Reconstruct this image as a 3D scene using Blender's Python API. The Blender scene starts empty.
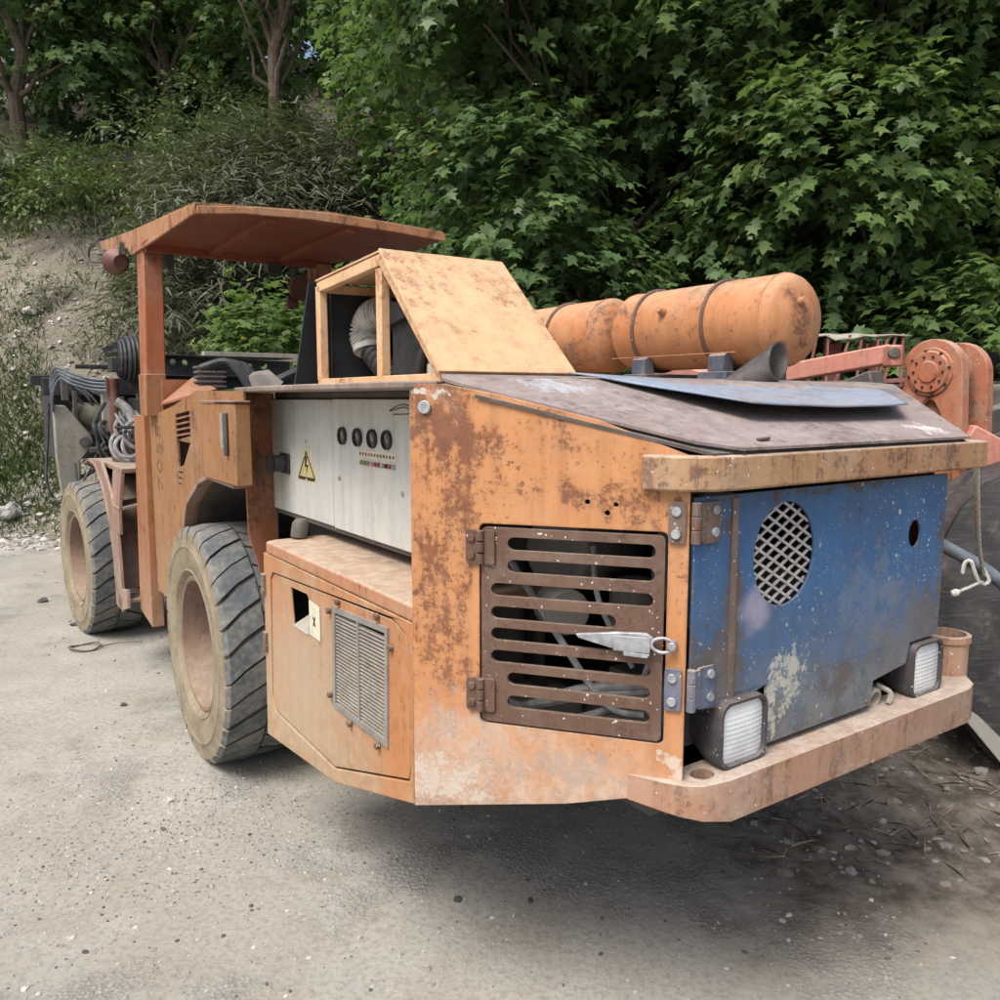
import bpy, bmesh, math, random
import numpy as np
from math import radians as R, sin, cos, pi
from mathutils import Vector, Matrix, noise as mnoise
from mathutils.geometry import tessellate_polygon

random.seed(7); rng = np.random.default_rng(7)
scene = bpy.context.scene
col = scene.collection

# ------------------------------------------------------------------ materials
class NT:
    def __init__(s, name):
        s.m = bpy.data.materials.new(name); s.m.use_nodes = True
        s.t = s.m.node_tree; s.t.nodes.clear()
        s.out = s.t.nodes.new('ShaderNodeOutputMaterial')
    def n(s, typ, **kw):
        x = s.t.nodes.new('ShaderNode' + typ)
        for k, v in kw.items():
            if k.startswith('i_'):
                s.set(x.inputs[k[2:].replace('__', ' ')], v)
            else: setattr(x, k, v)
        return x
    def set(s, sock, v):
        if hasattr(v, 'is_output'): s.t.links.new(v, sock)
        elif isinstance(v, (tuple, list)):
            sock.default_value = (*v, 1) if len(v) == 3 and sock.type == 'RGBA' else v
        else: sock.default_value = v
    def math(s, op, a, b=0.0, c=None, clamp=False):
        x = s.t.nodes.new('ShaderNodeMath'); x.operation = op; x.use_clamp = clamp
        s.set(x.inputs[0], a); s.set(x.inputs[1], b)
        if c is not None: s.set(x.inputs[2], c)
        return x.outputs[0]
    def mix(s, f, a, b, blend='MIX'):
        x = s.t.nodes.new('ShaderNodeMix'); x.data_type = 'RGBA'; x.blend_type = blend
        s.set(x.inputs[0], f); s.set(x.inputs[6], a); s.set(x.inputs[7], b)
        return x.outputs[2]
    def ramp(s, v, lo, hi, a=0.0, b=1.0):
        x = s.t.nodes.new('ShaderNodeMapRange'); x.clamp = True; x.interpolation_type = 'SMOOTHSTEP'
        s.set(x.inputs[0], v)
        for i, q in enumerate((lo, hi, a, b)): x.inputs[i + 1].default_value = q
        return x.outputs[0]
    def coord(s, kind='Object', scale=None, loc=(0, 0, 0)):
        c = s.t.nodes.new('ShaderNodeTexCoord').outputs[kind]
        if scale is None: return c
        m = s.t.nodes.new('ShaderNodeMapping'); s.t.links.new(c, m.inputs[0])
        m.inputs['Scale'].default_value = scale; m.inputs['Location'].default_value = loc
        return m.outputs[0]
    def noise(s, vec, scale, detail=6, rough=.6, dist=0.0):
        x = s.t.nodes.new('ShaderNodeTexNoise'); s.t.links.new(vec, x.inputs['Vector'])
        x.inputs['Scale'].default_value = scale; x.inputs['Detail'].default_value = detail
        x.inputs['Roughness'].default_value = rough; x.inputs['Distortion'].default_value = dist
        return x.outputs['Fac']
    def vor(s, vec, scale, feature='F1'):
        x = s.t.nodes.new('ShaderNodeTexVoronoi'); x.feature = feature
        s.t.links.new(vec, x.inputs['Vector']); x.inputs['Scale'].default_value = scale
        return x
    def finish(s, color, rough=.6, bump=None, bstr=.3, bdist=.01, metal=0.0, spec=.4, **kw):
        b = s.t.nodes.new('ShaderNodeBsdfPrincipled')
        s.set(b.inputs['Base Color'], color); s.set(b.inputs['Roughness'], rough)
        s.set(b.inputs['Metallic'], metal); b.inputs['Specular IOR Level'].default_value = spec
        for k, v in kw.items(): s.set(b.inputs[k.replace('__', ' ')], v)
        if bump is not None:
            q = s.t.nodes.new('ShaderNodeBump'); q.inputs['Strength'].default_value = bstr
            q.inputs['Distance'].default_value = bdist
            s.set(q.inputs['Height'], bump); s.t.links.new(q.outputs[0], b.inputs['Normal'])
        s.t.links.new(b.outputs[0], s.out.inputs[0])
        return s.m

def weathered(name, base, base2, rust=(.16, .065, .035), rust2=(.07, .03, .02), amt=.45, rscale=3.0, streak=.25,
              dust=(.47, .37, .28), up_dust=.6, low_dust=.0, low_z=(.5, 1.1), gen_dust=.15,
              specks=0.0, speck_col=(.75, .73, .68), edge=.5, rough=.55, bump=.35, seed=0.0, spots=.5, metal=0.0,
              scratch=.2, zone=None, smudge=()):
    t = NT(name); o = t.coord(); ol = t.coord('Object', (1, 1, 1), (seed, seed * 1.7, seed * .6))
    wob = t.n('TexNoise'); t.set(wob.inputs['Vector'], ol); wob.inputs['Scale'].default_value = 14; wob.inputs['Detail'].default_value = 3
    wv = t.n('VectorMath', operation='MULTIPLY_ADD'); t.set(wv.inputs[0], wob.outputs['Color']); wv.inputs[1].default_value = (.05, .05, .05); t.set(wv.inputs[2], ol)
    wl = wv.outputs[0]
    wz = t.n('VectorMath', operation='MULTIPLY_ADD'); t.set(wz.inputs[0], wob.outputs['Color']); wz.inputs[1].default_value = (.12, .12, .12); t.set(wz.inputs[2], o)
    wp = wz.outputs[0]
    st = t.coord('Object', (11, 11, .8), (seed, 0, seed))
    n1 = t.noise(ol, rscale, 9, .7, .5); n2 = t.noise(ol, rscale * 7, 6, .75); n3 = t.noise(st, 1.6, 7, .7); n4 = t.noise(ol, 75, 4, .75)
    v = t.math('MULTIPLY_ADD', n2, .30, t.math('MULTIPLY_ADD', n3, streak, t.math('MULTIPLY', n1, .70 - streak)))
    if zone is not None:                                  # patches where the paint is worn: centre, half sizes, strength
        for (c, hs, k) in zone:
            vm = t.n('VectorMath', operation='SUBTRACT'); t.set(vm.inputs[0], wp); vm.inputs[1].default_value = [q + .06 for q in c]
            vd = t.n('VectorMath', operation='DIVIDE'); t.set(vd.inputs[0], vm.outputs[0]); vd.inputs[1].default_value = hs
            vl = t.n('VectorMath', operation='LENGTH'); t.set(vl.inputs[0], vd.outputs[0])
            v = t.math('ADD', v, t.ramp(vl.outputs['Value'], .0, 1.3, k, 0.0))
    lo = .60 - .13 * amt
    rmask = t.ramp(t.math('MULTIPLY_ADD', t.math('SUBTRACT', n4, .5), .22, v), lo, lo + .07)
    stain = t.ramp(v, lo - .10, lo + .05)
    if edge:
        bv = t.t.nodes.new('ShaderNodeBevel'); bv.samples = 3; bv.inputs[0].default_value = .012
        ge = t.n('NewGeometry'); d = t.n('VectorMath', operation='DOT_PRODUCT')
        t.set(d.inputs[0], bv.outputs[0]); t.set(d.inputs[1], ge.outputs['Normal'])
        e = t.math('SUBTRACT', 1.0, d.outputs['Value'])
        e = t.math('MULTIPLY', t.ramp(e, .01, .1), t.ramp(n2, .40, .56))
        rmask = t.math('MAXIMUM', rmask, t.math('MULTIPLY', e, edge))
    if spots:
        s1 = t.math('MULTIPLY', t.ramp(t.noise(ol, 34, 3, .6), .615, .665), t.ramp(n1, .44, .58))
        s2 = t.math('MULTIPLY', t.ramp(t.noise(ol, 95, 2, .6), .63, .69), t.ramp(n1, .40, .62))
        rmask = t.math('MAXIMUM', rmask, t.math('MULTIPLY', t.math('MAXIMUM', s1, s2), spots))
    c = t.mix(t.ramp(t.noise(ol, 1.7, 5, .6), .38, .62), base, base2)
    c = t.mix(t.math('MULTIPLY', t.ramp(n3, .45, .66), .45), c, tuple(x * .66 for x in base))
    c = t.mix(t.math('MULTIPLY', t.ramp(t.noise(ol, 9, 8, .78), .46, .66), .35), c, tuple(x * .7 + .02 for x in base2))
    c = t.mix(t.math('MULTIPLY', t.ramp(n4, .5, .7), .22), c, tuple(x * .7 for x in base2))
    if scratch:
        sc = t.noise(t.coord('Object', (40, 40, 3.5), (seed, 2, 1)), 2.0, 3, .8)
        sc2 = t.noise(t.coord('Object', (6, 6, 55), (seed, 7, 1)), 2.0, 3, .8)
        sm = t.math('MULTIPLY', t.math('MAXIMUM', t.ramp(sc, .63, .68), t.ramp(sc2, .66, .70)), t.ramp(n2, .45, .6))
        c = t.mix(t.math('MULTIPLY', sm, scratch), c, tuple(min(.8, x * 1.5 + .08) for x in base))
    rc = t.mix(t.ramp(t.noise(ol, 22, 8, .75), .38, .62), rust, rust2)
    c = t.mix(t.math('MULTIPLY', stain, .42), c, tuple(.5 * a + .5 * b for a, b in zip(base, rust)))
    c = t.mix(t.math('MULTIPLY', rmask, .88), c, rc)
    # dust lying on upward faces, low down and in patches
    g = t.n('NewGeometry'); sx = t.n('SeparateXYZ'); t.set(sx.inputs[0], g.outputs['Normal'])
    dn = t.noise(ol, 5, 9, .75)
    d = t.math('MULTIPLY', t.ramp(sx.outputs[2], .3, .95), up_dust)
    if low_dust:
        so = t.n('SeparateXYZ'); t.set(so.inputs[0], o)
        z = t.math('MULTIPLY_ADD', dn, .9, t.math('SUBTRACT', so.outputs[2], .45))
        d = t.math('MAXIMUM', d, t.math('MULTIPLY', t.ramp(z, low_z[0], low_z[1], 1, 0), low_dust))
    d = t.math('MULTIPLY_ADD', t.ramp(dn, .42, .66), gen_dust, d)
    d = t.math('MULTIPLY', d, t.ramp(t.noise(ol, 16, 8, .78), .34, .58, .45, 1.0), clamp=True)
    c = t.mix(d, c, t.mix(t.ramp(n2, .4, .6), dust, tuple(x * .78 for x in dust)))
    if specks:
        vs = t.vor(wl, 95); ws = t.n('TexWhiteNoise'); t.set(ws.inputs[0], vs.outputs['Position'])
        s1 = t.math('MULTIPLY', t.math('LESS_THAN', vs.outputs['Distance'], t.math('MULTIPLY', ws.outputs[0], .26)), t.math('GREATER_THAN', ws.outputs[0], 1 - .30 * specks))
        vs2 = t.vor(wl, 38); ws2 = t.n('TexWhiteNoise'); t.set(ws2.inputs[0], vs2.outputs['Position'])
        s2 = t.math('MULTIPLY', t.math('LESS_THAN', t.math('MULTIPLY_ADD', n4, .25, vs2.outputs['Distance']), t.math('MULTIPLY_ADD', ws2.outputs[0], .3, .05)), t.math('GREATER_THAN', ws2.outputs[0], 1 - .16 * specks))
        sm = t.math('MULTIPLY', t.math('MAXIMUM', s1, s2) if specks > .6 else s1, t.ramp(t.noise(ol, 3.1, 4, .6), .40, .60, .15, .85))
        c = t.mix(sm, c, speck_col)
    for (cc, hs, colr, k, hard) in smudge:                # splashes of other paint or plaster with a place of their own
        vm = t.n('VectorMath', operation='SUBTRACT'); t.set(vm.inputs[0], wp); vm.inputs[1].default_value = [q + .06 for q in cc]
        vd = t.n('VectorMath', operation='DIVIDE'); t.set(vd.inputs[0], vm.outputs[0]); vd.inputs[1].default_value = hs
        vl = t.n('VectorMath', operation='LENGTH'); t.set(vl.inputs[0], vd.outputs[0]); f = t.ramp(vl.outputs['Value'], .1, 1.2, 1.0, 0.0)
        if hard: f = t.ramp(t.math('MULTIPLY_ADD', f, .26, t.math('MULTIPLY_ADD', n2, .65, t.math('MULTIPLY_ADD', n4, .2, t.math('MULTIPLY', n3, .15)))), .69, .755)
        c = t.mix(t.math('MULTIPLY', f, k), c, colr)
    h = t.math('MULTIPLY_ADD', rmask, -.5, t.math('MULTIPLY_ADD', t.noise(ol, 2.2, 3, .5), 2.6, t.math('MULTIPLY', n2, .4)))
    ro = t.math('MULTIPLY_ADD', t.math('MAXIMUM', rmask, d), .3, rough, clamp=True)
    return t.finish(c, ro, h, bump, .006, metal, .35)

def plain(name, c, rough=.6, metal=0.0, var=.25, scale=12, bump=.15, **kw):
    t = NT(name); o = t.coord()
    n = t.noise(o, scale, 8, .65)
    cc = t.mix(t.ramp(n, .3, .7), tuple(x * (1 - var) for x in c), tuple(min(1, x * (1 + var)) for x in c))
    return t.finish(cc, rough, t.noise(o, scale * 4, 6, .7), bump, .004, metal, **kw)

M = {}
M['corner'] = weathered('corner_paint', (.505, .222, .085), (.51, .25, .11), amt=.34, rscale=3.4, low_dust=.9, low_z=(.70, 1.04), gen_dust=.14, specks=.0, streak=.28, edge=.6, spots=.85,
    dust=(.48, .37, .29), smudge=[((.05, -.06, .74), (.22, .26, .13), (.53, .48, .41), .7, True), ((.40, -.51, .83), (.05, .08, .08), (.55, .48, .40), .8, True), ((.03, -.03, 1.715), (.09, .1, .03), (.56, .52, .46), .85, True), ((.28, -.35, .81), (.25, .3, .09), (.33, .30, .27), .4, True), ((.1, -.12, .86), (.3, .35, .2), (.50, .40, .33), .45, True)], zone=[((.055, -.07, 1.30), (.13, .16, .60), .10), ((.04, -.05, 1.66), (.13, .16, .14), .07), ((.07, -.09, .72), (.3, .3, .16), .07), ((.27, -.34, 1.47), (.12, .16, .06), .105), ((.12, -.16, 1.6), (.09, .11, .04), .06)], rust=(.20, .078, .038), rust2=(.12, .052, .032))
M['door'] = weathered('side_door_paint', (.42, .175, .068), (.44, .205, .09), amt=.36, low_dust=.85, low_z=(.35, 1.0), gen_dust=.6, dust=(.41, .32, .21), spots=.55, seed=3, edge=.45, streak=.3, smudge=[((0, .80, .78), (.45, .5, .36), (.40, .335, .245), .65, False), ((0, .1, .76), (.2, .13, .3), (.44, .165, .05), .65, False)],
    zone=[((0, .08, .78), (.3, .12, .2), .06)])
M['shelf'] = weathered('shelf_paint', (.40, .18, .085), (.42, .21, .11), amt=.45, up_dust=.95, gen_dust=.35, dust=(.46, .365, .28), seed=5)
M['orange'] = weathered('orange_paint', (.31, .125, .05), (.32, .15, .07), amt=.45, gen_dust=.25, low_dust=.6, low_z=(.3, .95), seed=8, dust=(.40, .28, .20))
M['orange_side'] = weathered('faded_orange_paint', (.305, .142, .052), (.275, .14, .06), amt=.55, gen_dust=.35, low_dust=.5, low_z=(.5, 1.2), seed=12, dust=(.36, .26, .17))
M['orange_red'] = weathered('red_orange_paint', (.33, .105, .042), (.30, .115, .052), amt=.68, gen_dust=.3, low_dust=.4, low_z=(.3, .9), seed=15, up_dust=.35)
M['canopy'] = weathered('canopy_paint', (.40, .18, .075), (.39, .21, .11), amt=.8, gen_dust=.25, seed=18, edge=.7, dust=(.45, .35, .26))
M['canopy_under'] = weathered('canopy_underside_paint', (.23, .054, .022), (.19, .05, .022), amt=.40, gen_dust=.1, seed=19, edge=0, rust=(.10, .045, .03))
M['cover'] = weathered('engine_cover_paint', (.64, .40, .205), (.67, .45, .265), amt=.55, rscale=3.5, gen_dust=.3, up_dust=.4, dust=(.55, .39, .26), seed=22, rust=(.33, .14, .065), rust2=(.22, .10, .055), spots=.5, streak=.1)
M['tank'] = weathered('tank_paint', (.47, .185, .07), (.48, .225, .10), amt=.52, rscale=3.2, gen_dust=.3, up_dust=.5, dust=(.50, .36, .235), seed=25, edge=0, streak=.05, rust=(.17, .085, .05), rust2=(.1, .055, .035), spots=.7)
M['visor'] = weathered('visor_paint', (.40, .245, .125), (.36, .18, .09), amt=.75, rscale=5, gen_dust=.25, up_dust=.9, dust=(.52, .43, .36), specks=.22, seed=28, streak=.38, rust=(.17, .08, .045), rust2=(.10, .055, .035))
M['bumper'] = weathered('bumper_paint', (.40, .225, .145), (.38, .245, .175), amt=.55, rscale=5, gen_dust=.6, up_dust=.9, dust=(.47, .39, .325), specks=.15, seed=31, streak=.42, rust=(.22, .11, .07), rust2=(.16, .09, .06))
M['blue'] = weathered('blue_paint', (.032, .105, .25), (.042, .135, .30), amt=.42, rscale=2.6, gen_dust=.25, low_dust=1.0, low_z=(.80, 1.28), dust=(.185, .19, .185), specks=.9, speck_col=(.50, .50, .46), seed=34, rust=(.085, .075, .066), rust2=(.12, .075, .05), streak=.40, scratch=.8, spots=.6,
    smudge=[((.66, -.53, 1.19), (.07, .2, .08), (.50, .42, .47), .55, False), ((.80, -.53, .985), (.17, .2, .17), (.55, .53, .44), .75, True), ((1.15, -.53, 1.15), (.35, .3, .3), (.26, .30, .35), .22, True), ((.74, -.53, .89), (.04, .2, .12), (.55, .52, .42), .85, True), ((1.0, -.53, .93), (.3, .2, .1), (.12, .09, .07), .5, True), ((1.3, -.53, 1.06), (.3, .2, .26), (.17, .175, .17), .42, True)],
    zone=[((.5, -.53, 1.03), (.14, .2, .12), .15), ((.575, -.53, 1.25), (.035, .2, .36), .10), ((.95, -.53, .9), (.4, .2, .14), .07), ((1.35, -.53, 1.0), (.25, .2, .2), .08), ((1.51, -.53, 1.2), (.03, .2, .4), .12), ((.95, -.53, .83), (.5, .2, .025), .12), ((1.0, -.53, 1.475), (.7, .2, .015), .1)])
M['blue_sheet'] = weathered('blue_sheet_paint', (.12, .25, .42), (.24, .26, .30), amt=.7, rscale=3.5, gen_dust=.3, up_dust=.35, dust=(.42, .40, .40), seed=37, rust=(.2, .15, .13), rust2=(.28, .2, .17), streak=.1, scratch=.6, bump=.6)
M['blue_dark'] = weathered('dark_blue_paint', (.04, .075, .12), (.06, .09, .13), amt=.45, gen_dust=.25, seed=38)
M['hood'] = weathered('hood_paint', (.195, .142, .122), (.24, .185, .17), amt=.62, rscale=4, gen_dust=.4, up_dust=.45, dust=(.37, .325, .31), seed=40, rust=(.14, .095, .085), rust2=(.09, .07, .065), specks=.45, speck_col=(.33, .42, .52), streak=.1, scratch=.6, bump=.8, smudge=[((1.42, -.5, 1.6), (.14, .1, .1), (.62, .60, .58), .8, True), ((.36, -.1, 1.72), (.22, .2, .1), (.42, .44, .48), .7, True), ((.8, -.5, 1.6), (.4, .08, .1), (.36, .33, .31), .5, True)])
M['rusty'] = weathered('rusty_steel', (.105, .064, .046), (.125, .075, .053), amt=.6, rscale=7, gen_dust=.4, up_dust=.6, dust=(.24, .185, .145), specks=.5, seed=43, rust=(.15, .068, .045), rust2=(.055, .036, .03), edge=.2)
M['hinge'] = weathered('hinge_steel', (.14, .105, .09), (.16, .12, .10), amt=.5, rscale=8, gen_dust=.3, specks=.4, seed=44, edge=.3)
M['hinge_blue'] = weathered('blue_hinge_steel', (.06, .12, .23), (.11, .13, .17), amt=.6, rscale=8, gen_dust=.3, specks=.5, seed=47, edge=.3)
M['white'] = weathered('white_paint', (.52, .53, .49), (.56, .57, .54), amt=.12, rust=(.25, .18, .12), rust2=(.33, .27, .2), gen_dust=.35, dust=(.47, .46, .40), seed=49, spots=.3, scratch=.25, rough=.4, bump=.2, up_dust=.4, edge=.4)
M['deck'] = weathered('deck_steel', (.18, .145, .125), (.23, .185, .16), amt=.6, gen_dust=.4, up_dust=.5, dust=(.40, .34, .29), seed=52)
M['fender'] = weathered('fender_paint', (.25, .15, .115), (.27, .18, .14), amt=.4, gen_dust=.55, low_dust=.5, low_z=(.4, .9), up_dust=.85, dust=(.36, .29, .23), seed=55)
M['mudguard'] = weathered('grey_dusty_steel', (.29, .275, .235), (.33, .315, .27), amt=.45, rust=(.12, .1, .08), rust2=(.07, .06, .05), gen_dust=.4, dust=(.37, .345, .29), seed=58, spots=.9)
M['vent'] = weathered('grey_vent_steel', (.20, .195, .185), (.25, .24, .225), amt=.35, rust=(.12, .09, .07), gen_dust=.4, dust=(.33, .29, .23), seed=59, edge=0)
M['dark'] = plain('dark_steel', (.028, .028, .03), .6, 0, .4)
M['dark2'] = weathered('dark_grey_steel', (.06, .058, .055), (.08, .075, .07), amt=.3, gen_dust=.35, up_dust=.6, dust=(.24, .21, .18), seed=61, rust=(.09, .05, .035))
M['sooty'] = plain('sooty_pipe_steel', (.075, .065, .062), .7, 0, .35, 14)
M['interior'] = plain('darkened_interior', (.022, .02, .018), .7, 0, .4)  # near-black colour stands in for the darkness inside the machine
M['black_plastic'] = plain('black_plastic', (.035, .035, .038), .5, 0, .3, 30)
M['lamp_housing'] = weathered('worn_lamp_housing', (.045, .045, .05), (.06, .06, .065), amt=.3, gen_dust=.4, up_dust=.6, dust=(.20, .18, .165), specks=.4, seed=62, rust=(.10, .05, .04), edge=.4)
M['rubber_sheet'] = plain('black_rubber_sheet', (.022, .025, .028), .75, 0, .35, 5)
M['hose'] = plain('black_hose_rubber', (.035, .037, .04), .6, 0, .5, 20)
M['hose_grey'] = plain('dusty_grey_hose', (.26, .26, .26), .8, 0, .4, 20)
M['hose_blue'] = plain('blue_grey_hose', (.12, .145, .17), .6, 0, .35, 14)
M['steel'] = plain('galvanised_steel', (.36, .37, .39), .5, .45, .3, 30)
M['mesh'] = plain('grey_expanded_metal', (.42, .41, .40), .55, .2, .25, 40)
M['bellows'] = plain('pale_bellows_plastic', (.42, .42, .39), .6, 0, .35, 14)
M['cream'] = plain('cream_plastic', (.55, .53, .42), .6, 0, .12)
M['yellow'] = plain('faded_yellow_vinyl', (.55, .47, .24), .5, 0, .2, 60)
M['black_ink'] = plain('black_print', (.03, .028, .022), .6)
M['brown_ink'] = plain('faded_brown_stencil', (.17, .095, .04), .8, 0, .5, 60)
M['red_lamp'] = plain('red_indicator', (.3, .05, .05), .4)
M['green_lamp'] = plain('olive_indicator', (.2, .19, .1), .4)
M['gauge_face'] = plain('gauge_face', (.085, .085, .08), .3, 0, .5, 40)
M['lamp_red'] = weathered('dull_red_paint', (.085, .028, .024), (.10, .036, .028), amt=.45, gen_dust=.2, seed=64, edge=0)
M['rim'] = weathered('dusty_rim_paint', (.19, .12, .092), (.22, .15, .115), amt=.3, gen_dust=.6, up_dust=.7, dust=(.30, .24, .175), seed=67, edge=0, spots=.4, rust=(.17, .1, .075), rust2=(.12, .075, .06))
M['pink'] = weathered('sun_bleached_red_paint', (.47, .175, .125), (.47, .215, .16), amt=.4, gen_dust=.2, up_dust=.4, dust=(.6, .42, .35), seed=70)
M['lever'] = weathered('red_orange_lever_paint', (.42, .125, .058), (.38, .145, .08), amt=.65, gen_dust=.4, up_dust=.5, dust=(.42, .36, .27), seed=73, specks=.2)
M['red_dark'] = weathered('dark_red_paint', (.22, .065, .055), (.26, .09, .075), amt=.3, gen_dust=.3, up_dust=.8, dust=(.5, .4, .36), seed=76)
M['rope'] = plain('white_rope_fibre', (.55, .54, .50), .9, 0, .2, 120, .5)
M['olive'] = plain('olive_drab_paint', (.10, .095, .06), .6, 0, .4)

def lens_mat():
    t = NT('headlight_lens'); o = t.coord('Object', (1, 1, 1))
    a = t.n('TexWave', wave_type='BANDS', bands_direction='X'); t.set(a.inputs[0], o); a.inputs['Scale'].default_value = 42
    b = t.n('TexWave', wave_type='BANDS', bands_direction='Z'); t.set(b.inputs[0], o); b.inputs['Scale'].default_value = 26
    h = t.math('ADD', t.math('MULTIPLY', a.outputs[1], .6), b.outputs[1])
    n = t.noise(o, 9, 4, .6)
    return t.finish(t.mix(t.ramp(n, .35, .65), (.58, .62, .65), (.76, .79, .80)), +.16, h, .3, .003, .05, .6, Coat__Weight=.6)
M['lens'] = lens_mat()

def tyre_mat(name, a, b, dust, amt):
    t = NT(name); o = t.coord(); n = t.noise(o, 6, 8, .65); n2 = t.noise(o, 40, 6, .7)
    c = t.mix(t.ramp(n, .3, .7), a, b)
    c = t.mix(t.math('MULTIPLY', t.ramp(t.math('MULTIPLY_ADD', n2, .5, t.math('MULTIPLY', n, .5)), .42, .62), amt), c, dust)
    return t.finish(c, .85, t.math('MULTIPLY_ADD', n2, .6, n), .4, .01, 0, .2)
M['tread'] = tyre_mat('tyre_tread_rubber', (.085, .098, .108), (.125, .138, .145), (.25, .235, .195), .75)
M['groove'] = tyre_mat('tyre_groove_rubber', (.062, .066, .068), (.095, .098, .095), (.17, .155, .125), .7)
M['sidewall'] = tyre_mat('dusty_tyre_sidewall', (.18, .152, .103), (.245, .207, .145), (.30, .262, .195), .6)

# ------------------------------------------------------------------ mesh builder
class MB:
    def __init__(s): s.v = []; s.f = []; s.mi = []
    def add(s, vs, fs, mi=0):
        k = len(s.v); s.v += [tuple(v) for v in vs]; s.f += [tuple(i + k for i in f) for f in fs]; s.mi += [mi] * len(fs)
        return s
    def box(s, x0, x1, y0, y1, z0, z1, mi=0):
        vs = [(x, y, z) for z in (z0, z1) for y in (y0, y1) for x in (x0, x1)]
        return s.add(vs, [(0, 2, 3, 1), (4, 5, 7, 6), (0, 1, 5, 4), (2, 6, 7, 3), (0, 4, 6, 2), (1, 3, 7, 5)], mi)
    def bar(s, a, b, w, h, up=(0, 0, 1), mi=0):
        a, b = Vector(a), Vector(b); d = (b - a).normalized(); u = Vector(up)
        sx = d.cross(u).normalized() * w / 2; sy = sx.cross(d).normalized() * h / 2
        vs = [p + i * sx + j * sy for p in (a, b) for i, j in ((-1, -1), (1, -1), (1, 1), (-1, 1))]
        return s.add(vs, [(0, 1, 2, 3), (7, 6, 5, 4), (0, 4, 5, 1), (1, 5, 6, 2), (2, 6, 7, 3), (3, 7, 4, 0)], mi)
    def prism(s, poly, off, mi=0):
        n = len(poly); off = Vector(off); a = [Vector(p) for p in poly]; b = [p + off for p in a]
        return s.add(a + b, [tuple(range(n)), tuple(range(2 * n - 1, n - 1, -1))] + [(i, i + n, (i + 1) % n + n, (i + 1) % n) for i in range(n)], mi)
    def plate(s, fr, outline, t, holes=(), z=0.0, mi=0):
        """flat plate with cut-outs; fr = (origin, u axis, v axis, outward normal); front face at distance z, thickness t behind it"""
        o, ua, va, n = (Vector(q) for q in fr)
        loops = [outline] + list(holes)
        flat = [p for l in loops for p in l]
        tri = tessellate_polygon([[Vector((p[0], p[1], 0)) for p in l] for l in loops])
        F = [o + ua * p[0] + va * p[1] + n * z for p in flat]; B = [q - n * t for q in F]
        k = len(flat); fs = []
        for tr in tri:
            fs.append(tuple(tr)); fs.append(tuple(i + k for i in reversed(tr)))
        st = 0
        for l in loops:
            m = len(l)
            for i in range(m):
                a, b = st + i, st + (i + 1) % m; fs.append((a, b, b + k, a + k))
            st += m
        return s.add(F + B, fs, mi)
    def tube(s, pts, r, n=8, closed=False, mi=0, caps=True):
        P = [Vector(p) for p in pts]; m = len(P); rs = r if isinstance(r, (list, tuple)) else [r] * m
        vs = []; up = None
        for i in range(m):
            if closed: d = P[(i + 1) % m] - P[i - 1]
            else: d = P[min(i + 1, m - 1)] - P[max(i - 1, 0)]
            d = d.normalized() if d.length > 1e-9 else Vector((0, 0, 1))
            if up is None:
                up = Vector((0, 0, 1)) if abs(d.z) < .9 else Vector((1, 0, 0))
            a = d.cross(up); a = a.normalized() if a.length > 1e-6 else d.orthogonal().normalized()
            b = a.cross(d); up = b
            vs += [P[i] + rs[i] * (cos(2 * pi * k / n) * a + sin(2 * pi * k / n) * b) for k in range(n)]
        fs = []
        for i in range(m if closed else m - 1):
            j = (i + 1) % m
            fs += [(i * n + k, i * n + (k + 1) % n, j * n + (k + 1) % n, j * n + k) for k in range(n)]
        if not closed and caps: fs += [tuple(reversed(range(n))), tuple(range((m - 1) * n, m * n))]
        return s.add(vs, fs, mi)
    def lathe(s, prof, o, axis, n=32, mi=0):
        """profile (r, h) turned about the axis through o"""
        o = Vector(o); ax = Vector(axis).normalized(); a = ax.orthogonal().normalized(); b = ax.cross(a)
        vs = [o + ax * h + (a * cos(2 * pi * k / n) + b * sin(2 * pi * k / n)) * max(r, 1e-4) for r, h in prof for k in range(n)]
        fs = [(i * n + k, i * n + (k + 1) % n, (i + 1) * n + (k + 1) % n, (i + 1) * n + k) for i in range(len(prof) - 1) for k in range(n)]
        return s.add(vs, fs, mi)
    def disc(s, o, axis, r, t, n=20, mi=0):
        return s.lathe([(0, t), (r * .9, t), (r, t * .8), (r, 0), (0, 0)], o, axis, n, mi)
    def build(s, name, mat, parent=None, bevel=0.0, smooth=35, weld=True):
        me = bpy.data.meshes.new(name)
        me.from_pydata(s.v, [], s.f); mats = mat if isinstance(mat, (list, tuple)) else [mat]
        for q in mats: me.materials.append(q)
        if len(mats) > 1: me.polygons.foreach_set('material_index', s.mi)
        bm = bmesh.new(); bm.from_mesh(me)
        if weld: bmesh.ops.remove_doubles(bm, verts=bm.verts, dist=1e-5)
        bmesh.ops.recalc_face_normals(bm, faces=bm.faces); bm.to_mesh(me); bm.free()
        if smooth:
            me.polygons.foreach_set('use_smooth', [True] * len(me.polygons)); me.set_sharp_from_angle(angle=R(smooth))
        ob = bpy.data.objects.new(name, me); col.objects.link(ob)
        if parent is not None: ob.parent = parent
        if bevel:
            b = ob.modifiers.new('Bevel', 'BEVEL'); b.width = bevel; b.segments = 2; b.limit_method = 'ANGLE'; b.angle_limit = R(40)
        return ob

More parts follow.
